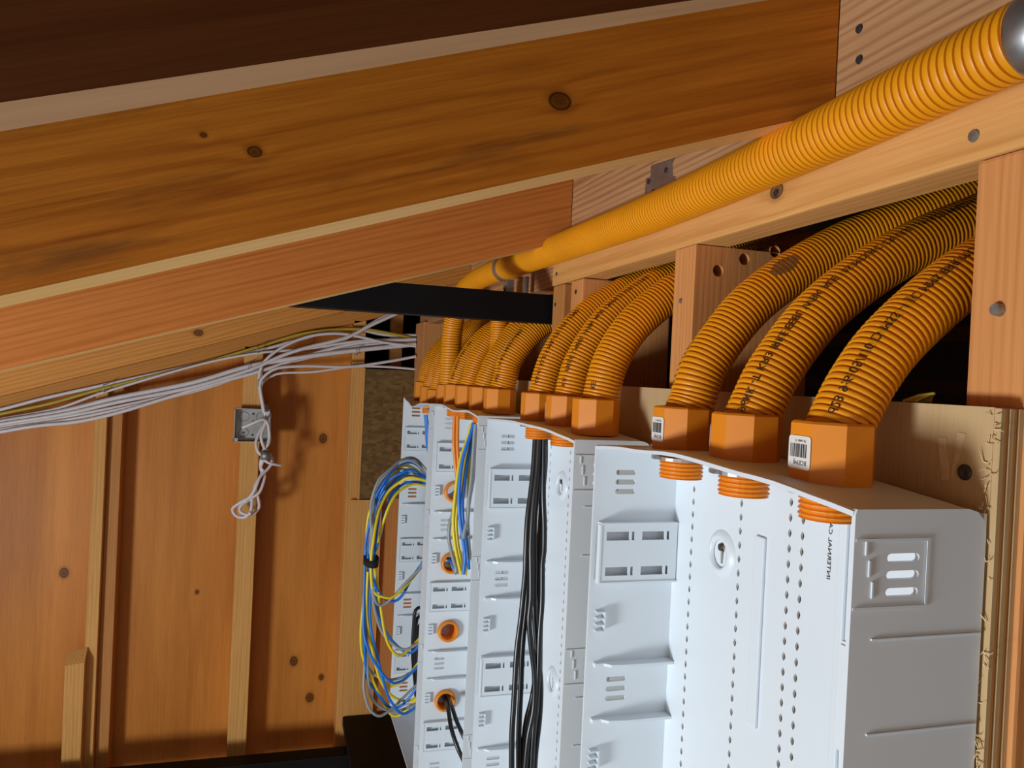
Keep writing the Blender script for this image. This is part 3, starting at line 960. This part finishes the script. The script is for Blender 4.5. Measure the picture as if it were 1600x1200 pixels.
# enclosure 2
def c2(Y, pts, Yn):
    k = Yn / Y
    return [(x * k, Yn, 1.75 + (z - 1.75) * k) for x, z in pts]
b2 = [(c2(.84, [(.358, 1.716), (.362, 1.73), (.372, 1.772), (.396, 1.814), (.434, 1.85), (.47, 1.873), (.56, 1.91), (.70, 1.95)], .79), 'nearest orange conduit over the enclosure with black cables', 'nearest orange adapter over the enclosure with black cables', 0, 'RE'),
      (c2(.93, [(.356, 1.716), (.359, 1.73), (.37, 1.773), (.404, 1.827), (.456, 1.87), (.496, 1.893), (.58, 1.93), (.72, 1.96)], .885), 'middle orange conduit over the enclosure with black cables', 'orange adapter with a barcode sticker over the enclosure with black cables', 135, 'KR1 FREE LABEL WBK ALE CRMLD 105 CORE'),
      (c2(1.02, [(.350, 1.716), (.352, 1.73), (.366, 1.779), (.397, 1.826), (.453, 1.872), (.543, 1.918), (.64, 1.95), (.76, 1.97)], .98), 'farthest orange conduit over the enclosure with black cables', 'farthest orange adapter over the enclosure with black cables', 0, 'AB 41 KLE 5 MR CE 105 LEAD')]
for pts, lc, la, stk, tx in b2:
    conduit('corrugated_conduit', pts, R_, 0.0043, lc, GC, text=((0.022, 0.0085, VD, tx) if tx != 'RE' else (0.02, 0.0085, VD, tx)))
    adapter(pts[0][0] - 0.001, pts[0][1], ZT, la, GA, stk)
# enclosure 3
b3 = [((.338, 1.19), [(.345, 1.745), (.352, 1.776), (.375, 1.811), (.405, 1.84), (.46, 1.872), (.56, 1.905), (.7, 1.93)], 'nearest orange conduit over the enclosure with sleeves', 'nearest orange adapter over the enclosure with sleeves', 'NLE 15 KRT FREE LABEL'),
      ((.337, 1.285), [(.343, 1.745), (.356, 1.778), (.376, 1.811), (.400, 1.84), (.45, 1.872), (.55, 1.905), (.7, 1.93)], 'second orange conduit over the enclosure with sleeves', 'second orange adapter over the enclosure with sleeves', None),
      ((.333, 1.38), [(.338, 1.745), (.350, 1.785), (.373, 1.822), (.402, 1.85), (.45, 1.88), (.55, 1.91), (.7, 1.93)], 'third orange conduit over the enclosure with sleeves', 'third orange adapter over the enclosure with sleeves', None),
      ((.330, 1.468), [(.334, 1.745), (.350, 1.785), (.380, 1.825), (.415, 1.85), (.46, 1.875), (.55, 1.90), (.7, 1.925)], 'fourth orange conduit over the enclosure with sleeves', 'fourth orange adapter over the enclosure with sleeves', 'KR1 FREE LABEL 105')]
for (x, y), up_, lc, la, tx in b3:
    conduit('corrugated_conduit', [(x, y, 1.718)] + [(a, y, b) for a, b in up_], R_, 0.0043, lc, GC, seg=20, text=((0.02, 0.0085, VD, tx) if tx else None))
    adapter(x, y, ZT, la, GA)
conduit('corrugated_conduit', [(.373, 1.331, 1.70), (.369, 1.331, 1.77), (.371, 1.33, 1.811), (.372, 1.33, 1.851), (.372, 1.33, 1.89), (.374, 1.33, 1.905)], 0.0165, 0.0043, 'thin orange conduit rising straight up behind the black bar', GC, seg=20)
# enclosure 4 and the run along the top plate
for k, (x, y, lab, lab2) in enumerate(((.338, 1.70, 'orange conduit beside the vertical riser on the farthest enclosure', 'second orange adapter on the farthest enclosure'),
                                       (.338, 1.785, 'orange conduit between two others at the far corner', 'third orange adapter on the farthest enclosure'),
                                       (.338, 1.865, 'farthest orange conduit, next to the corner stud', 'farthest orange adapter, by the corner stud'))):
    dzf = -0.016 if k == 0 else (-0.012 if k == 1 else -0.002)
    conduit('corrugated_conduit', [(x, y, 1.718 + dzf), (x + .003, y, 1.74), (x + .012, y, 1.775), (x + .034, y, 1.812), (x + .07, y, 1.845), (x + .14, y, 1.88), (x + .28, y, 1.92)], R_, 0.0043, lab, GC, seg=18)
    adapter(x, y, ZT + dzf, lab2, GA)
adapter(.340, 1.598, ZT - 0.003, 'orange adapter under the vertical riser', GA)
XH = XS - 0.0222
conduit('corrugated_conduit', [(.341, 1.598, 1.715), (.342, 1.598, 1.78), (.343, 1.597, 1.84), (.346, 1.588, 1.878), (.352, 1.555, 1.917), (.362, 1.50, 1.938), (.374, 1.42, 1.947), (XH, 1.32, 1.946), (XH, 1.20, 1.944), (XH, 1.0, 1.940), (XH, .75, 1.936), (XH, .5, 1.940), (XH, .35, 1.946), (XH, .15, 1.955)],
        0.0212, 0.0058, 'long orange conduit running along the top plate and bending down behind the black bar', 'conduit run', depth=0.0028, seg=36, groove=0.16)
# steel coupling at the end of the run
q = atX(1580, 70, XH)
yc = q.y - 0.004
MB().lathe((XH - .001, yc, 1.9465), (0, -1, -0.045), [(0.0214, 0.010), (0.0226, 0.010), (0.0231, 0.012), (0.0231, 0.026), (0.0222, 0.027), (0.0222, 0.036), (0.0231, 0.037), (0.0231, 0.08), (0.0214, 0.08)], 32).build('steel_coupling', M['steel'], None, origin=True)
tag(bpy.data.objects['steel_coupling'], 'shiny steel coupling on the near end of the long conduit', 'coupling')

# pipe strap holding the run
stp = empty('pipe_strap', (XS, 1.33, 1.93), 'galvanised one-hole strap clamping the long conduit', 'pipe strap')
mb = MB()
n = 18
vs = []
ctr = Vector((XH + .0005, 1.335, 1.9465))
for k in range(n + 1):
    a = math.radians(70 + 210 * k / n)
    for rr, yy in ((0.0218, -0.008), (0.0245, -0.008), (0.0245, 0.008), (0.0218, 0.008)):
        vs.append(ctr + Vector((rr * math.cos(a), yy, rr * math.sin(a))))
mb.add(vs, [(i * 4 + j, (i + 1) * 4 + j, (i + 1) * 4 + (j + 1) % 4, i * 4 + (j + 1) % 4) for i in range(n) for j in range(4)], False)
mb.add(vs[:4], [(0, 1, 2, 3)]); mb.add(vs[-4:], [(3, 2, 1, 0)])
mb.build('band', M['steel'], stp, base=(XS, 1.33, 1.93))
MB().bbox(XS - 0.0215, XS - 0.0195 + .012, 1.325, 1.345, 1.900, 1.9245, 0.0008).build('tab', M['steel'], stp, base=(XS, 1.33, 1.93))
MB().disc((XS - 0.0215, 1.335, 1.910), (-1, 0, 0), 0.005, 0.003, 8).build('bolt', M['dullsteel'], stp, base=(XS, 1.33, 1.93))
# second conduit clip just below
MB().bbox(XS - 0.006, XS, 1.262, 1.280, 1.893, 1.925, 0.001).build('fixing_clip', M['steel'], None, origin=True)
tag(bpy.data.objects['fixing_clip'], 'small steel clip on the plate beside the pipe strap', 'clip')

# metal framing tie
tie = empty('framing_tie', (XS, 0.79, 1.96), 'galvanised framing tie nailed below the rafter', 'metal tie')
mb = MB()
def tp(px, py):
    p = atX(px, py, XS); return (p.y, p.z)
pf = [tp(1019, 259), tp(1055, 247), tp(1051, 258), tp(1052, 276), tp(1056, 276), tp(1054, 293), tp(1046, 296), tp(1020, 306), tp(1009, 303), tp(1011, 279), tp(1018, 276)]
cdt_panel(mb, pf, [], 0.0012, lambda u, v, w_: (XS - 0.0002 - w_, u, v))
mb.build('plate', M['steel'], tie, base=(XS, .79, 1.96))
for p in ((1014, 284), (1051, 289), (1021, 300), (1041, 266)):
    q = atX(*p, XS - 0.0014)
    MB().disc(q, (-1, 0, 0), 0.0030, 0.0012, 10).build('nail_head', M['nail'], tie, base=(XS, .79, 1.96))

# ================================================================== SLEEVES BETWEEN ENCLOSURES
SL = ['topmost orange sleeve through the enclosure side, half hidden by cables', 'second orange sleeve with coloured cables turning into it',
      'empty orange sleeve in the enclosure side', 'lowest orange sleeve with two black cables passing through']
for zc, lb in zip(PIPES, SL):
    x, ya, yb = BX + 0.047, BY[2] + BW - 0.012, BY[3] + 0.012
    o = MB().lathe((x, ya, zc), (0, 1, 0), [(0.0158, 0), (0.0180, -0.0015), (0.0212, 0.001), (0.0215, 0.0085), (0.0182, 0.0090), (0.0182, yb - ya - .009), (0.0215, yb - ya - .0085), (0.0212, yb - ya - .001), (0.0180, yb - ya), (0.0158, yb - ya - .001)], 28, closed=True).build('conduit_sleeve', M['orange_fit'], None, base=(x, ya, zc))
    tag(o, lb, 'sleeve', 'orange sleeves in the enclosure side')

# ================================================================== CABLES
def cable(name, pts, r, mat, label, cat='cable', group=None, step=0.008, seg=8):
    path = spline(pts, step)
    o = MB().tube(path, r, seg).build(name, M[mat], None, base=path[0])
    return tag(o, label, cat, group)
A_ = lambda x, y: (550 + x / 5.455, 690 + y / 5.455)
B_ = lambda x, y: (550 + x / 4.615, 880 + y / 4.615)
def P3(lst, Y):
    return [at(px, py, Y + 0.0) for px, py in lst]

# coil spilling out of the farthest enclosure
up_grey1 = [(640, 255), (560, 160), (490, 137), (400, 172), (320, 240), (230, 325), (172, 480), (160, 600), (163, 800), (150, 1000)]
up_blue1 = [(640, 285), (540, 190), (450, 182), (370, 220), (290, 320), (200, 480), (165, 620), (120, 850), (112, 1000)]
up_yel1 = [(640, 310), (520, 220), (430, 207), (350, 260), (260, 370), (180, 520), (138, 650), (122, 830), (125, 1000)]
up_blue2 = [(635, 325), (520, 240), (430, 265), (340, 310), (260, 410), (205, 530), (175, 670), (150, 860), (138, 1000)]
up_grey2 = [(640, 340), (480, 246), (380, 240), (290, 280), (215, 375), (178, 520), (170, 700), (168, 880), (160, 1000)]
up_yel2 = [(640, 335), (500, 305), (410, 345), (310, 425), (240, 560), (205, 700), (182, 850), (163, 1000)]
up_blue3 = [(640, 365), (520, 347), (440, 362), (345, 445), (285, 600), (240, 800), (210, 900), (188, 1000)]
up_white = [(640, 320), (470, 290), (390, 335), (285, 440), (208, 580), (182, 720), (176, 900), (172, 1000)]
up_yel3 = [(640, 380), (520, 362), (400, 425), (330, 520), (275, 660), (225, 840), (195, 940), (182, 1000)]
up_blue4 = [(640, 300), (520, 262), (420, 290), (330, 370), (250, 470), (200, 600), (170, 760), (150, 900), (148, 1000)]
up_grey3 = [(640, 270), (520, 165), (430, 172), (350, 225), (270, 300), (200, 420), (180, 560), (175, 760), (170, 1000)]
up_blue5 = [(640, 350), (530, 300), (430, 330), (320, 420), (250, 540), (222, 700), (200, 850), (178, 1000)]
lo = {
 'a': [(120, 60), (150, 190), (230, 245), (300, 240), (400, 150), (520, 0)],
 'b': [(110, 40), (150, 120), (210, 230), (290, 277), (360, 235), (430, 110), (520, -20)],
 'c': [(140, 60), (150, 200), (180, 290), (220, 302), (290, 250), (380, 150), (520, 10)],
 'd': [(160, 40), (190, 200), (230, 470), (270, 600), (340, 667), (410, 620), (510, 520)],
 'e': [(150, 60), (175, 300), (230, 470), (320, 590), (420, 647), (510, 560)],
 'f': [(145, 60), (150, 250), (200, 460), (270, 560), (380, 622), (510, 560)],
 'g': [(115, 60), (105, 300), (120, 480), (180, 770), (220, 860), (290, 887), (390, 830), (500, 690)],
 'h': [(95, 40), (85, 300), (85, 500), (130, 650), (200, 770), (280, 857), (340, 857), (400, 820), (500, 710)],
 'i': [(90, 60), (76, 400), (86, 650), (130, 770), (230, 837), (340, 830), (420, 790), (500, 720)],
 'j': [(100, 60), (80, 300), (64, 500), (80, 680), (170, 890), (240, 1030), (300, 1102), (380, 1070), (500, 940)],
 'k': [(105, 60), (92, 400), (100, 780), (150, 890), (260, 1030), (340, 1037), (420, 960), (500, 850)],
 'l': [(110, 60), (100, 400), (90, 740), (86, 900), (120, 1040), (190, 1102), (260, 1070), (330, 1010), (420, 920), (500, 850)],
 'm': [(125, 60), (130, 400), (190, 700), (240, 900), (290, 1010), (370, 1087), (500, 1010)],
 'n': [(120, 60), (110, 400), (110, 720), (125, 900), (160, 1000), (240, 1055), (330, 1066), (500, 1000)],
 'o': [(130, 60), (125, 350), (140, 550), (190, 800), (260, 930), (340, 985), (420, 990), (500, 950)],
}
coil = [(up_grey1, 'c', 'grey', 'grey cable over the top of the coil, dropping into its shortest loop'),
        (up_blue1, 'h', 'blue', 'blue cable on the outer left of the tied coil'),
        (up_yel1, 'j', 'yellow', 'yellow cable on the outermost left of the coil with the lowest loop'),
        (up_blue2, 'b', 'blue', 'blue cable in the shortest loop of the coil'),
        (up_grey2, 'l', 'grey', 'grey cable with the lowest hanging loop of the coil'),
        (up_yel2, 'a', 'yellow', 'yellow cable in the shortest loop of the coil'),
        (up_blue3, 'e', 'blue', 'blue cable along the inner right of the coil'),
        (up_white, 'i', 'grey', 'light grey cable crossing the middle of the coil'),
        (up_yel3, 'd', 'yellow', 'yellow cable along the inner right edge of the coil'),
        (up_blue4, 'k', 'blue', 'blue cable near the middle of the coil, in a low loop'),
        (up_grey3, 'f', 'grey', 'grey cable in the second loop of the coil'),
        (up_blue5, 'm', 'blue', 'blue cable at the bottom right of the coil')]
extra = [('g', 'yellow', 'yellow cable in the third loop of the coil, below the strap'), ('n', 'grey', 'grey cable in the low loop behind the yellow ones'), ('o', 'yellow', 'thin yellow cable rising through the lower coil')]
rd = random.Random(3)
for i, (u, l, c, lb) in enumerate(coil):
    yy = 1.665 + 0.0062 * ((i * 5) % 12)
    pts = [at(*A_(*p), yy + 0.012 * math.sin(k * 0.9 + i)) for k, p in enumerate(u)]
    pts += [at(*B_(*p), yy - 0.008 + 0.010 * math.sin(k * 0.8 + i * 2)) for k, p in enumerate(lo[l][1:])]
    cable('network_cable', pts, 0.0031, c, lb, group='coiled cables of the farthest enclosure')
for i, (l, c, lb) in enumerate(extra):
    pts = [at(*B_(*p), 1.70 + 0.012 * i) for p in lo[l]]
    cable('network_cable', pts, 0.0031, c, lb, group='coiled cables of the farthest enclosure')
# strap round the coil
cst = at(577.5, 876, 1.695)
mb = MB()
pr = []
mb.lathe((cst.x + .003, cst.y, cst.z - 0.007), (0.03, 0, 1), [(0.0150, 0), (0.0164, 0), (0.0164, 0.0155), (0.0150, 0.0155)], 24, closed=True)
for k, v in enumerate(mb.v):
    mb.v[k] = Vector((v.x, cst.y + (v.y - cst.y) * 2.6, v.z))
tag(mb.build('cable_strap', M['velcro'], None, origin=True), 'black hook-and-loop strap round the cable coil', 'strap')
# blue lead below the top of the farthest enclosure
cable('network_cable', [at(664, 648, 1.70), at(666, 668, 1.70), at(667, 690, 1.70), at(672, 720, 1.69), at(680, 760, 1.68)], 0.0031, 'blue', 'short blue cable dropping from the top of the farthest enclosure')
cable('network_cable', [at(666, 648, 1.685), at(668.5, 668, 1.685), at(669, 690, 1.685), at(676, 720, 1.675), at(684, 760, 1.665)], 0.0031, 'blue', 'second blue cable dropping beside the first in the farthest enclosure')
# black cables hanging in the farthest enclosure
for i, (pts, lb) in enumerate((([(500, 320), (470, 325), (452, 360), (446, 440), (438, 560), (440, 700), (455, 860), (462, 960)], 'black cable with a bent top inside the farthest enclosure'),
                               ([(490, 380), (470, 400), (458, 480), (452, 600), (455, 720), (462, 860), (468, 960)], 'thick black cable beside the bent one in the farthest enclosure'),
                               ([(500, 430), (478, 470), (466, 560), (464, 700), (470, 860), (476, 960)], 'black cable closest to the near side of the farthest enclosure'))):
    cable('power_cable', [at(*B_(*p), 1.80 + 0.012 * i) for p in pts], 0.0042, 'blackcable', lb, group='black cables in the farthest enclosure')

# bundle in the enclosure with sleeves
E2 = lambda x, y: (540 + x / 3.75, 580 + y / 3.75)
b3c = [
 ([(638, 262), (636, 330), (634, 420), (642, 520), (656, 650), (668, 740)], 'orangecable', 'orange cable on the left of the pair', 1.345),
 ([(657, 262), (656, 330), (655, 420), (660, 520), (668, 640), (676, 740)], 'orangecable', 'orange cable on the right of the pair', 1.335),
 ([(748, 300), (742, 340), (716, 420), (690, 500), (676, 580), (664, 720), (668, 840), (684, 960), (700, 1080), (690, 1190)], 'blue', 'bright blue cable in front of the bundle', 1.285),
 ([(756, 300), (752, 340), (736, 430), (716, 520), (700, 640), (684, 760), (690, 900), (712, 1040), (722, 1160)], 'blue', 'blue cable at the right of the bundle', 1.300),
 ([(735, 310), (715, 400), (688, 470), (664, 560), (648, 680), (634, 820), (632, 920), (645, 1040), (672, 1170)], 'yellow', 'yellow cable on the left of the bundle', 1.292),
 ([(745, 330), (722, 430), (700, 560), (676, 720), (648, 860), (655, 1000), (672, 1100), (676, 1190)], 'yellow', 'yellow cable crossing the middle of the bundle', 1.306),
 ([(752, 330), (738, 480), (724, 620), (722, 760), (712, 900), (704, 1040), (702, 1195)], 'yellow', 'yellow cable at the bottom right of the bundle', 1.315),
 ([(762, 310), (756, 360), (748, 480), (738, 620), (722, 760), (716, 860), (700, 920), (690, 980)], 'grey', 'dark grey cable down the right of the bundle', 1.278),
 ([(764, 330), (758, 500), (746, 640), (728, 740), (715, 850), (720, 980), (728, 1100)], 'grey', 'grey cable nearest the enclosure edge', 1.290),
 ([(748, 360), (716, 520), (680, 700), (620, 860), (604, 960), (620, 1060), (640, 1130), (650, 1165), (640, 1190)], 'grey', 'grey cable bowing out to the left of the bundle', 1.31),
]
for pts, c, lb, Y in b3c:
    cable('network_cable', [at(*E2(*p), Y) for p in pts], 0.0033, c, lb + ' inside the enclosure with sleeves', group='cables in the enclosure with sleeves')
q = Vector((BX + .047, BY[2] + BW - .002, PIPES[1]))
for k, (c, dx, dz) in enumerate((('blue', .004, .004), ('yellow', .002, -.007), ('grey', .009, -.001), ('blue', -.005, .006))):
    a = at(*E2(645 + 10 * k, 1150 + 10 * k), 1.36)
    cable('network_cable', [a, a.lerp(q, .4) + Vector((0, 0, -.006)), q + Vector((dx, -.02, dz)), q + Vector((dx, .02, dz))], 0.0033, c,
          ['blue cable entering the left of the second sleeve', 'yellow cable entering the bottom of the second sleeve', 'grey cable entering the right of the second sleeve', 'blue cable entering the top of the second sleeve'][k], group='cables turning into the second sleeve')
q = Vector((BX + .047, BY[2] + BW, PIPES[3]))
D_ = lambda x, y: (540 + x / 7.2727, 1060 + y / 7.2727)
cable('power_cable', [q + Vector((-.002, .09, .002)), q + Vector((-.001, .02, .002)), at(*D_(1160, 330), 1.455), at(*D_(1200, 560), 1.42), at(*D_(1270, 780), 1.40), at(*D_(1350, 960), 1.39), at(*D_(1400, 1130), 1.38)], 0.0042, 'blackcable', 'left black cable hanging out of the lowest sleeve', group='black cables through the lowest sleeve')
cable('power_cable', [q + Vector((.008, .09, .003)), q + Vector((.007, .02, .003)), at(*D_(1200, 300), 1.455), at(*D_(1260, 480), 1.42), at(*D_(1330, 640), 1.40), at(*D_(1400, 800), 1.39), at(*D_(1450, 960), 1.38)], 0.0042, 'blackcable', 'right black cable hanging out of the lowest sleeve', group='black cables through the lowest sleeve')

# black bundle in the second enclosure
G_ = lambda x, y: (760 + x / 3.75, 880 + y / 3.75)
H_ = lambda x, y: (540 + x / 3.75, 580 + y / 3.75)
bc = [([(1112, 400), (1102, 560), (1085, 720), (1068, 850), (1060, 980), (1056, 1100)], [(228, 60), (205, 300), (178, 520), (162, 800), (150, 1000), (148, 1260)], 0.895, 'leftmost black cable of the hanging bundle'),
      ([(1122, 400), (1112, 560), (1092, 740), (1078, 880), (1072, 1000), (1068, 1120)], [(245, 60), (235, 250), (212, 480), (200, 760), (190, 1000), (190, 1260)], 0.905, 'second black cable from the left of the hanging bundle'),
      ([(1132, 400), (1124, 560), (1104, 740), (1092, 900), (1086, 1040)], [(262, 0), (262, 200), (250, 330), (262, 480), (282, 650), (278, 850), (245, 1020), (222, 1260)], 0.885, 'black cable crossing the middle of the hanging bundle'),
      ([(1142, 400), (1136, 560), (1124, 700), (1108, 860), (1104, 1040)], [(282, 0), (280, 250), (296, 480), (318, 700), (312, 900), (290, 1100), (280, 1260)], 0.895, 'rightmost black cable low in the hanging bundle'),
      ([(1152, 400), (1150, 560), (1146, 700), (1150, 860), (1140, 1040)], [(308, 0), (304, 220), (296, 420), (300, 560), (270, 780), (228, 960), (208, 1260)], 0.905, 'black cable swinging from right to left at the bottom of the bundle'),
      ([(1162, 400), (1160, 560), (1158, 740), (1164, 900), (1162, 1060)], [(328, 0), (326, 220), (312, 420), (306, 600), (296, 800), (276, 1000), (262, 1260)], 0.885, 'black cable on the right edge at the top of the bundle'),
      ([(1170, 400), (1168, 560), (1150, 760), (1140, 920), (1130, 1060)], [(316, 60), (318, 280), (314, 480), (312, 700), (300, 900), (262, 1120), (246, 1260)], 0.912, 'black cable at the back of the hanging bundle')]
for u, l, Y, lb in bc:
    cable('power_cable', [at(*H_(*p), Y) for p in u] + [at(*G_(*p), Y) for p in l], 0.0036, 'blackcable', lb, group='black cables in the second enclosure')

# ================================================================== FAR WALL THINGS
J = lambda x, y: (340 + x / 3.335, 460 + y / 3.335)
K = lambda x, y: (x / 4.0, 480 + y / 4.0)
jb = empty('junction_box', at(395, 690, 2.40), 'square steel junction box on the far wall, without a cover', 'junction box')
a, b = at(368, 637, YB), at(422, 690, YB)
x0, x1, z1, z0 = a.x, b.x, a.z, b.z
yb, yf = YB - 0.001, YB - 0.032
mb = MB()
mb.box(x0, x1, yb - .002, yb, z0, z1)
mb.box(x0, x0 + .002, yf, yb, z0, z1); mb.box(x1 - .002, x1, yf, yb, z0, z1)
mb.box(x0, x1, yf, yb, z1 - .002, z1); mb.box(x0, x1, yf, yb, z0, z0 + .002)
JB = tuple(WORLD['junction_box'])
mb.build('body', M['dullsteel'], jb, base=JB)
cx_, cz_ = (x0 + x1) / 2, (z0 + z1) / 2
for dx, dz in ((-.026, .024), (-.026, -.024), (.022, .024)):
    MB().lathe((cx_ + dx, yb - .002, cz_ + dz), (0, -1, 0), [(0.0145, 0), (0.0145, .0012), (0.0125, .0012), (0.0125, 0)], 20).build('knockout', M['dullsteel'], jb, base=JB)
for dx, dz in ((0, .033), (0, -.03), (0.0, .012), (-.026, -.024)):
    MB().disc((cx_ + dx, yb - .0022, cz_ + dz), (0, -1, 0), .0036 if dz != .012 else .002, .0006, 10).build('screw_hole', M['nail'], jb, base=JB)
for sx, sz in ((x0 + .006, z0 + .005), (x1 - .006, z1 - .005)):
    MB().box(sx - .006, sx + .006, yf, yf + .002, sz - .006, sz + .006).disc((sx, yf - .001, sz), (0, -1, 0), .0035, .002, 10).build('corner_screw', M['steel'], jb, base=JB)
MB().disc((x1 - .018, (yb + yf) / 2, z1), (0, 0, 1), .011, .014, 14).build('cable_clamp', M['dullsteel'], jb, base=JB)

# white cables along the rake
GW = 'white cables stapled along the far wall'
wc = [
 ([(-60, 652), (0, 640), (70, 622), (165, 601), (260, 580), (400, 549), (470, 530), (540, 513), (600, 523), (650, 524)], 'whitecable', .0045, 'topmost white cable on the far wall, bowing up at the right'),
 ([(-60, 662), (0, 647), (80, 630), (165, 606), (300, 572), (400, 543), (480, 520), (560, 514), (620, 523), (650, 530)], 'yellowdull', .004, 'dull yellow cable among the white ones on the far wall'),
 ([(-60, 668), (0, 655), (90, 638), (165, 612), (310, 570), (400, 552), (480, 545), (560, 533), (650, 530)], 'whitecable', .0035, 'thin white cable just below the yellow one'),
 ([(-60, 672), (0, 659), (100, 642), (180, 622), (300, 598), (390, 572), (480, 557), (560, 547), (650, 538)], 'whitecable', .0062, 'thick white cable through the middle of the run'),
 ([(-60, 676), (0, 663), (100, 647), (190, 627), (300, 605), (390, 578), (440, 556), (480, 543), (540, 528), (580, 508), (620, 490)], 'whitecable', .005, 'white cable crossing upward to the top corner'),
 ([(-60, 681), (0, 667), (110, 650), (210, 630), (300, 609), (400, 582), (470, 560), (520, 540), (560, 518), (600, 495), (630, 486)], 'whitecable', .0045, 'lower of the two white cables crossing upward'),
 ([(-60, 684), (0, 671), (110, 655), (210, 634), (320, 607), (400, 580), (470, 562), (560, 541), (650, 533)], 'whitecable', .004, 'white cable just under the thick one'),
 ([(-60, 688), (0, 675), (60, 665), (120, 659), (180, 646), (260, 622), (340, 598), (400, 582), (480, 556), (560, 536), (650, 530)], 'whitecable', .0048, 'lowest white cable of the run at the left edge'),
 ([(412, 645), (406, 610), (405, 590), (409, 572), (422, 556), (450, 538), (490, 524), (540, 522), (600, 535), (650, 541)], 'whitecable', .004, 'white cable curving from the junction box high over the run'),
 ([(413, 645), (407, 610), (406, 598), (415, 586), (435, 575), (480, 572), (545, 573), (600, 566), (650, 557)], 'whitecable', .004, 'white cable curving from the junction box to the corner stud'),
 ([(414, 645), (408, 612), (409, 600), (420, 590), (440, 583), (490, 581), (550, 573), (600, 573), (650, 577)], 'whitecable', .0035, 'lowest white cable curving from the junction box'),
]
for i, (pts, c, r, lb) in enumerate(wc):
    Y = 2.408 - 0.0085 * (i % 5) - (0.0 if i < 8 else 0.004)
    w3 = [at(*p, Y) for p in pts]
    if pts[0][0] < 0:               # the run carries on along the rake, past the edge of the picture
        d0 = (w3[0] - w3[1]).normalized()
        w3 = [Vector((-1.9, Y, w3[0].z - 0.312 * (w3[0].x + 1.9))), w3[0] + Vector((-0.3, 0, -0.094))] + w3
    cable('electrical_cable', w3, r * 1.12, c, lb, group=GW, step=0.02)
for k, (px, py, lb) in enumerate(((166, 606, 'staple over the upper cables on the left stud'), (403, 546, 'staple over the upper cables on the middle stud'), (389, 571, 'staple over the thick cable on the middle stud'), (556, 549, 'staple over the thick cable on the right stud'), (404, 598, 'staple just above the junction box'))):
    p = at(px, py, 2.40)
    mb = MB().tube([p + Vector((0, .018, .010)), p + Vector((0, -.032, .010)), p + Vector((0, -.034, .006)), p + Vector((0, -.034, -.006)), p + Vector((0, -.032, -.010)), p + Vector((0, .018, -.010))], .0012, 6)
    tag(mb.build('cable_staple', M['dullsteel'], None, origin=True), lb, 'staple', 'cable staples')

# hank of white cable hanging out of the junction box
L_ = lambda x, y: (340 + x / 4.618, 560 + y / 4.618)
hk = [([(360, 385), (350, 460), (310, 520), (278, 600), (290, 670), (330, 720), (310, 790), (320, 830), (270, 920), (250, 1000), (170, 1060), (160, 1100), (200, 1130), (260, 1120), (300, 1070), (290, 990)], 'white cable hank strand with the widest left loop'),
      ([(340, 385), (352, 460), (375, 540), (370, 610), (345, 650), (318, 720), (310, 780), (340, 830), (330, 900), (290, 980), (200, 1020), (120, 1070), (108, 1100), (140, 1140), (200, 1145), (240, 1100), (250, 1010)], 'white cable hank strand reaching the lowest loop'),
      ([(372, 385), (340, 480), (315, 560), (330, 630), (360, 670), (395, 730), (370, 790), (310, 850), (280, 920), (250, 980), (190, 1040), (160, 1080), (170, 1110), (220, 1130), (240, 1110)], 'white cable hank strand looping out to the right'),
      ([(180, 500), (250, 470), (330, 440), (365, 480), (372, 580), (340, 640), (325, 700), (345, 740), (400, 762), (455, 770)], 'white cable end sticking out to the right of the hank')]
for i, (pts, lb) in enumerate(hk):
    cable('electrical_cable', [at(*L_(*p), 2.355 - 0.006 * i + 0.010 * math.sin(k * 1.1 + i)) for k, p in enumerate(pts)], .0046, 'whitecable', lb, group='hank of white cable below the junction box', step=0.008)
p = at(*L_(345, 700), 2.33)
tag(MB().lathe(p, (0, 0, 1), [(0.012, -.012), (0.0135, -.012), (0.0135, .012), (0.012, .012)], 14, closed=True).build('printed_tag', M['dullsteel'], None, origin=True), 'small printed band round the hank of white cable', 'tag')

# ================================================================== BLACK BARS AND RACK
yb0 = 1.150
bar = MB().bbox(-0.60, XS + 0.05, yb0, yb0 + 0.030, 1.838, 1.8835, 0.0015).build('black_bar', M['black'], None, origin=True)
tag(bar, 'flat black bar crossing level in front of the orange conduits', 'bar')
rail = empty('black_rail', (0.0, 2.28, 0.56), 'black rail running level along the foot of the far wall', 'rail')
MB().bbox(-1.60, 0.30, 2.25, 2.31, 0.560, 0.634, 0.004).build('rail_bar', M['dust'], rail, base=(0, 2.28, .56))
for x in (-1.55, -0.70, 0.22):
    MB().bbox(x, x + .05, 2.255, 2.305, 0.0, 0.5595, 0.003).build('post', M['dust'], rail, base=(0, 2.28, .56))
rack = empty('black_rack', (0.28, 2.2, 0.0), 'black shelf stack in the corner under the cable coil', 'rack')
for k, (z, y0, y1) in enumerate(((0.655, 2.03, 2.40), (0.590, 2.00, 2.20), (0.50, 1.98, 2.22), (0.40, 1.98, 2.22))):
    MB().bbox(0.226, 0.40, y0, y1, z, z + 0.026, 0.002).build('shelf', M['dust'], rack, base=(.28, 2.2, 0))
for x, y in ((0.235, 2.02), (0.37, 2.02)):
    MB().bbox(x, x + .02, y, y + .02, 0.0, 0.6545, 0.002).build('post', M['dust'], rack, base=(.28, 2.2, 0))
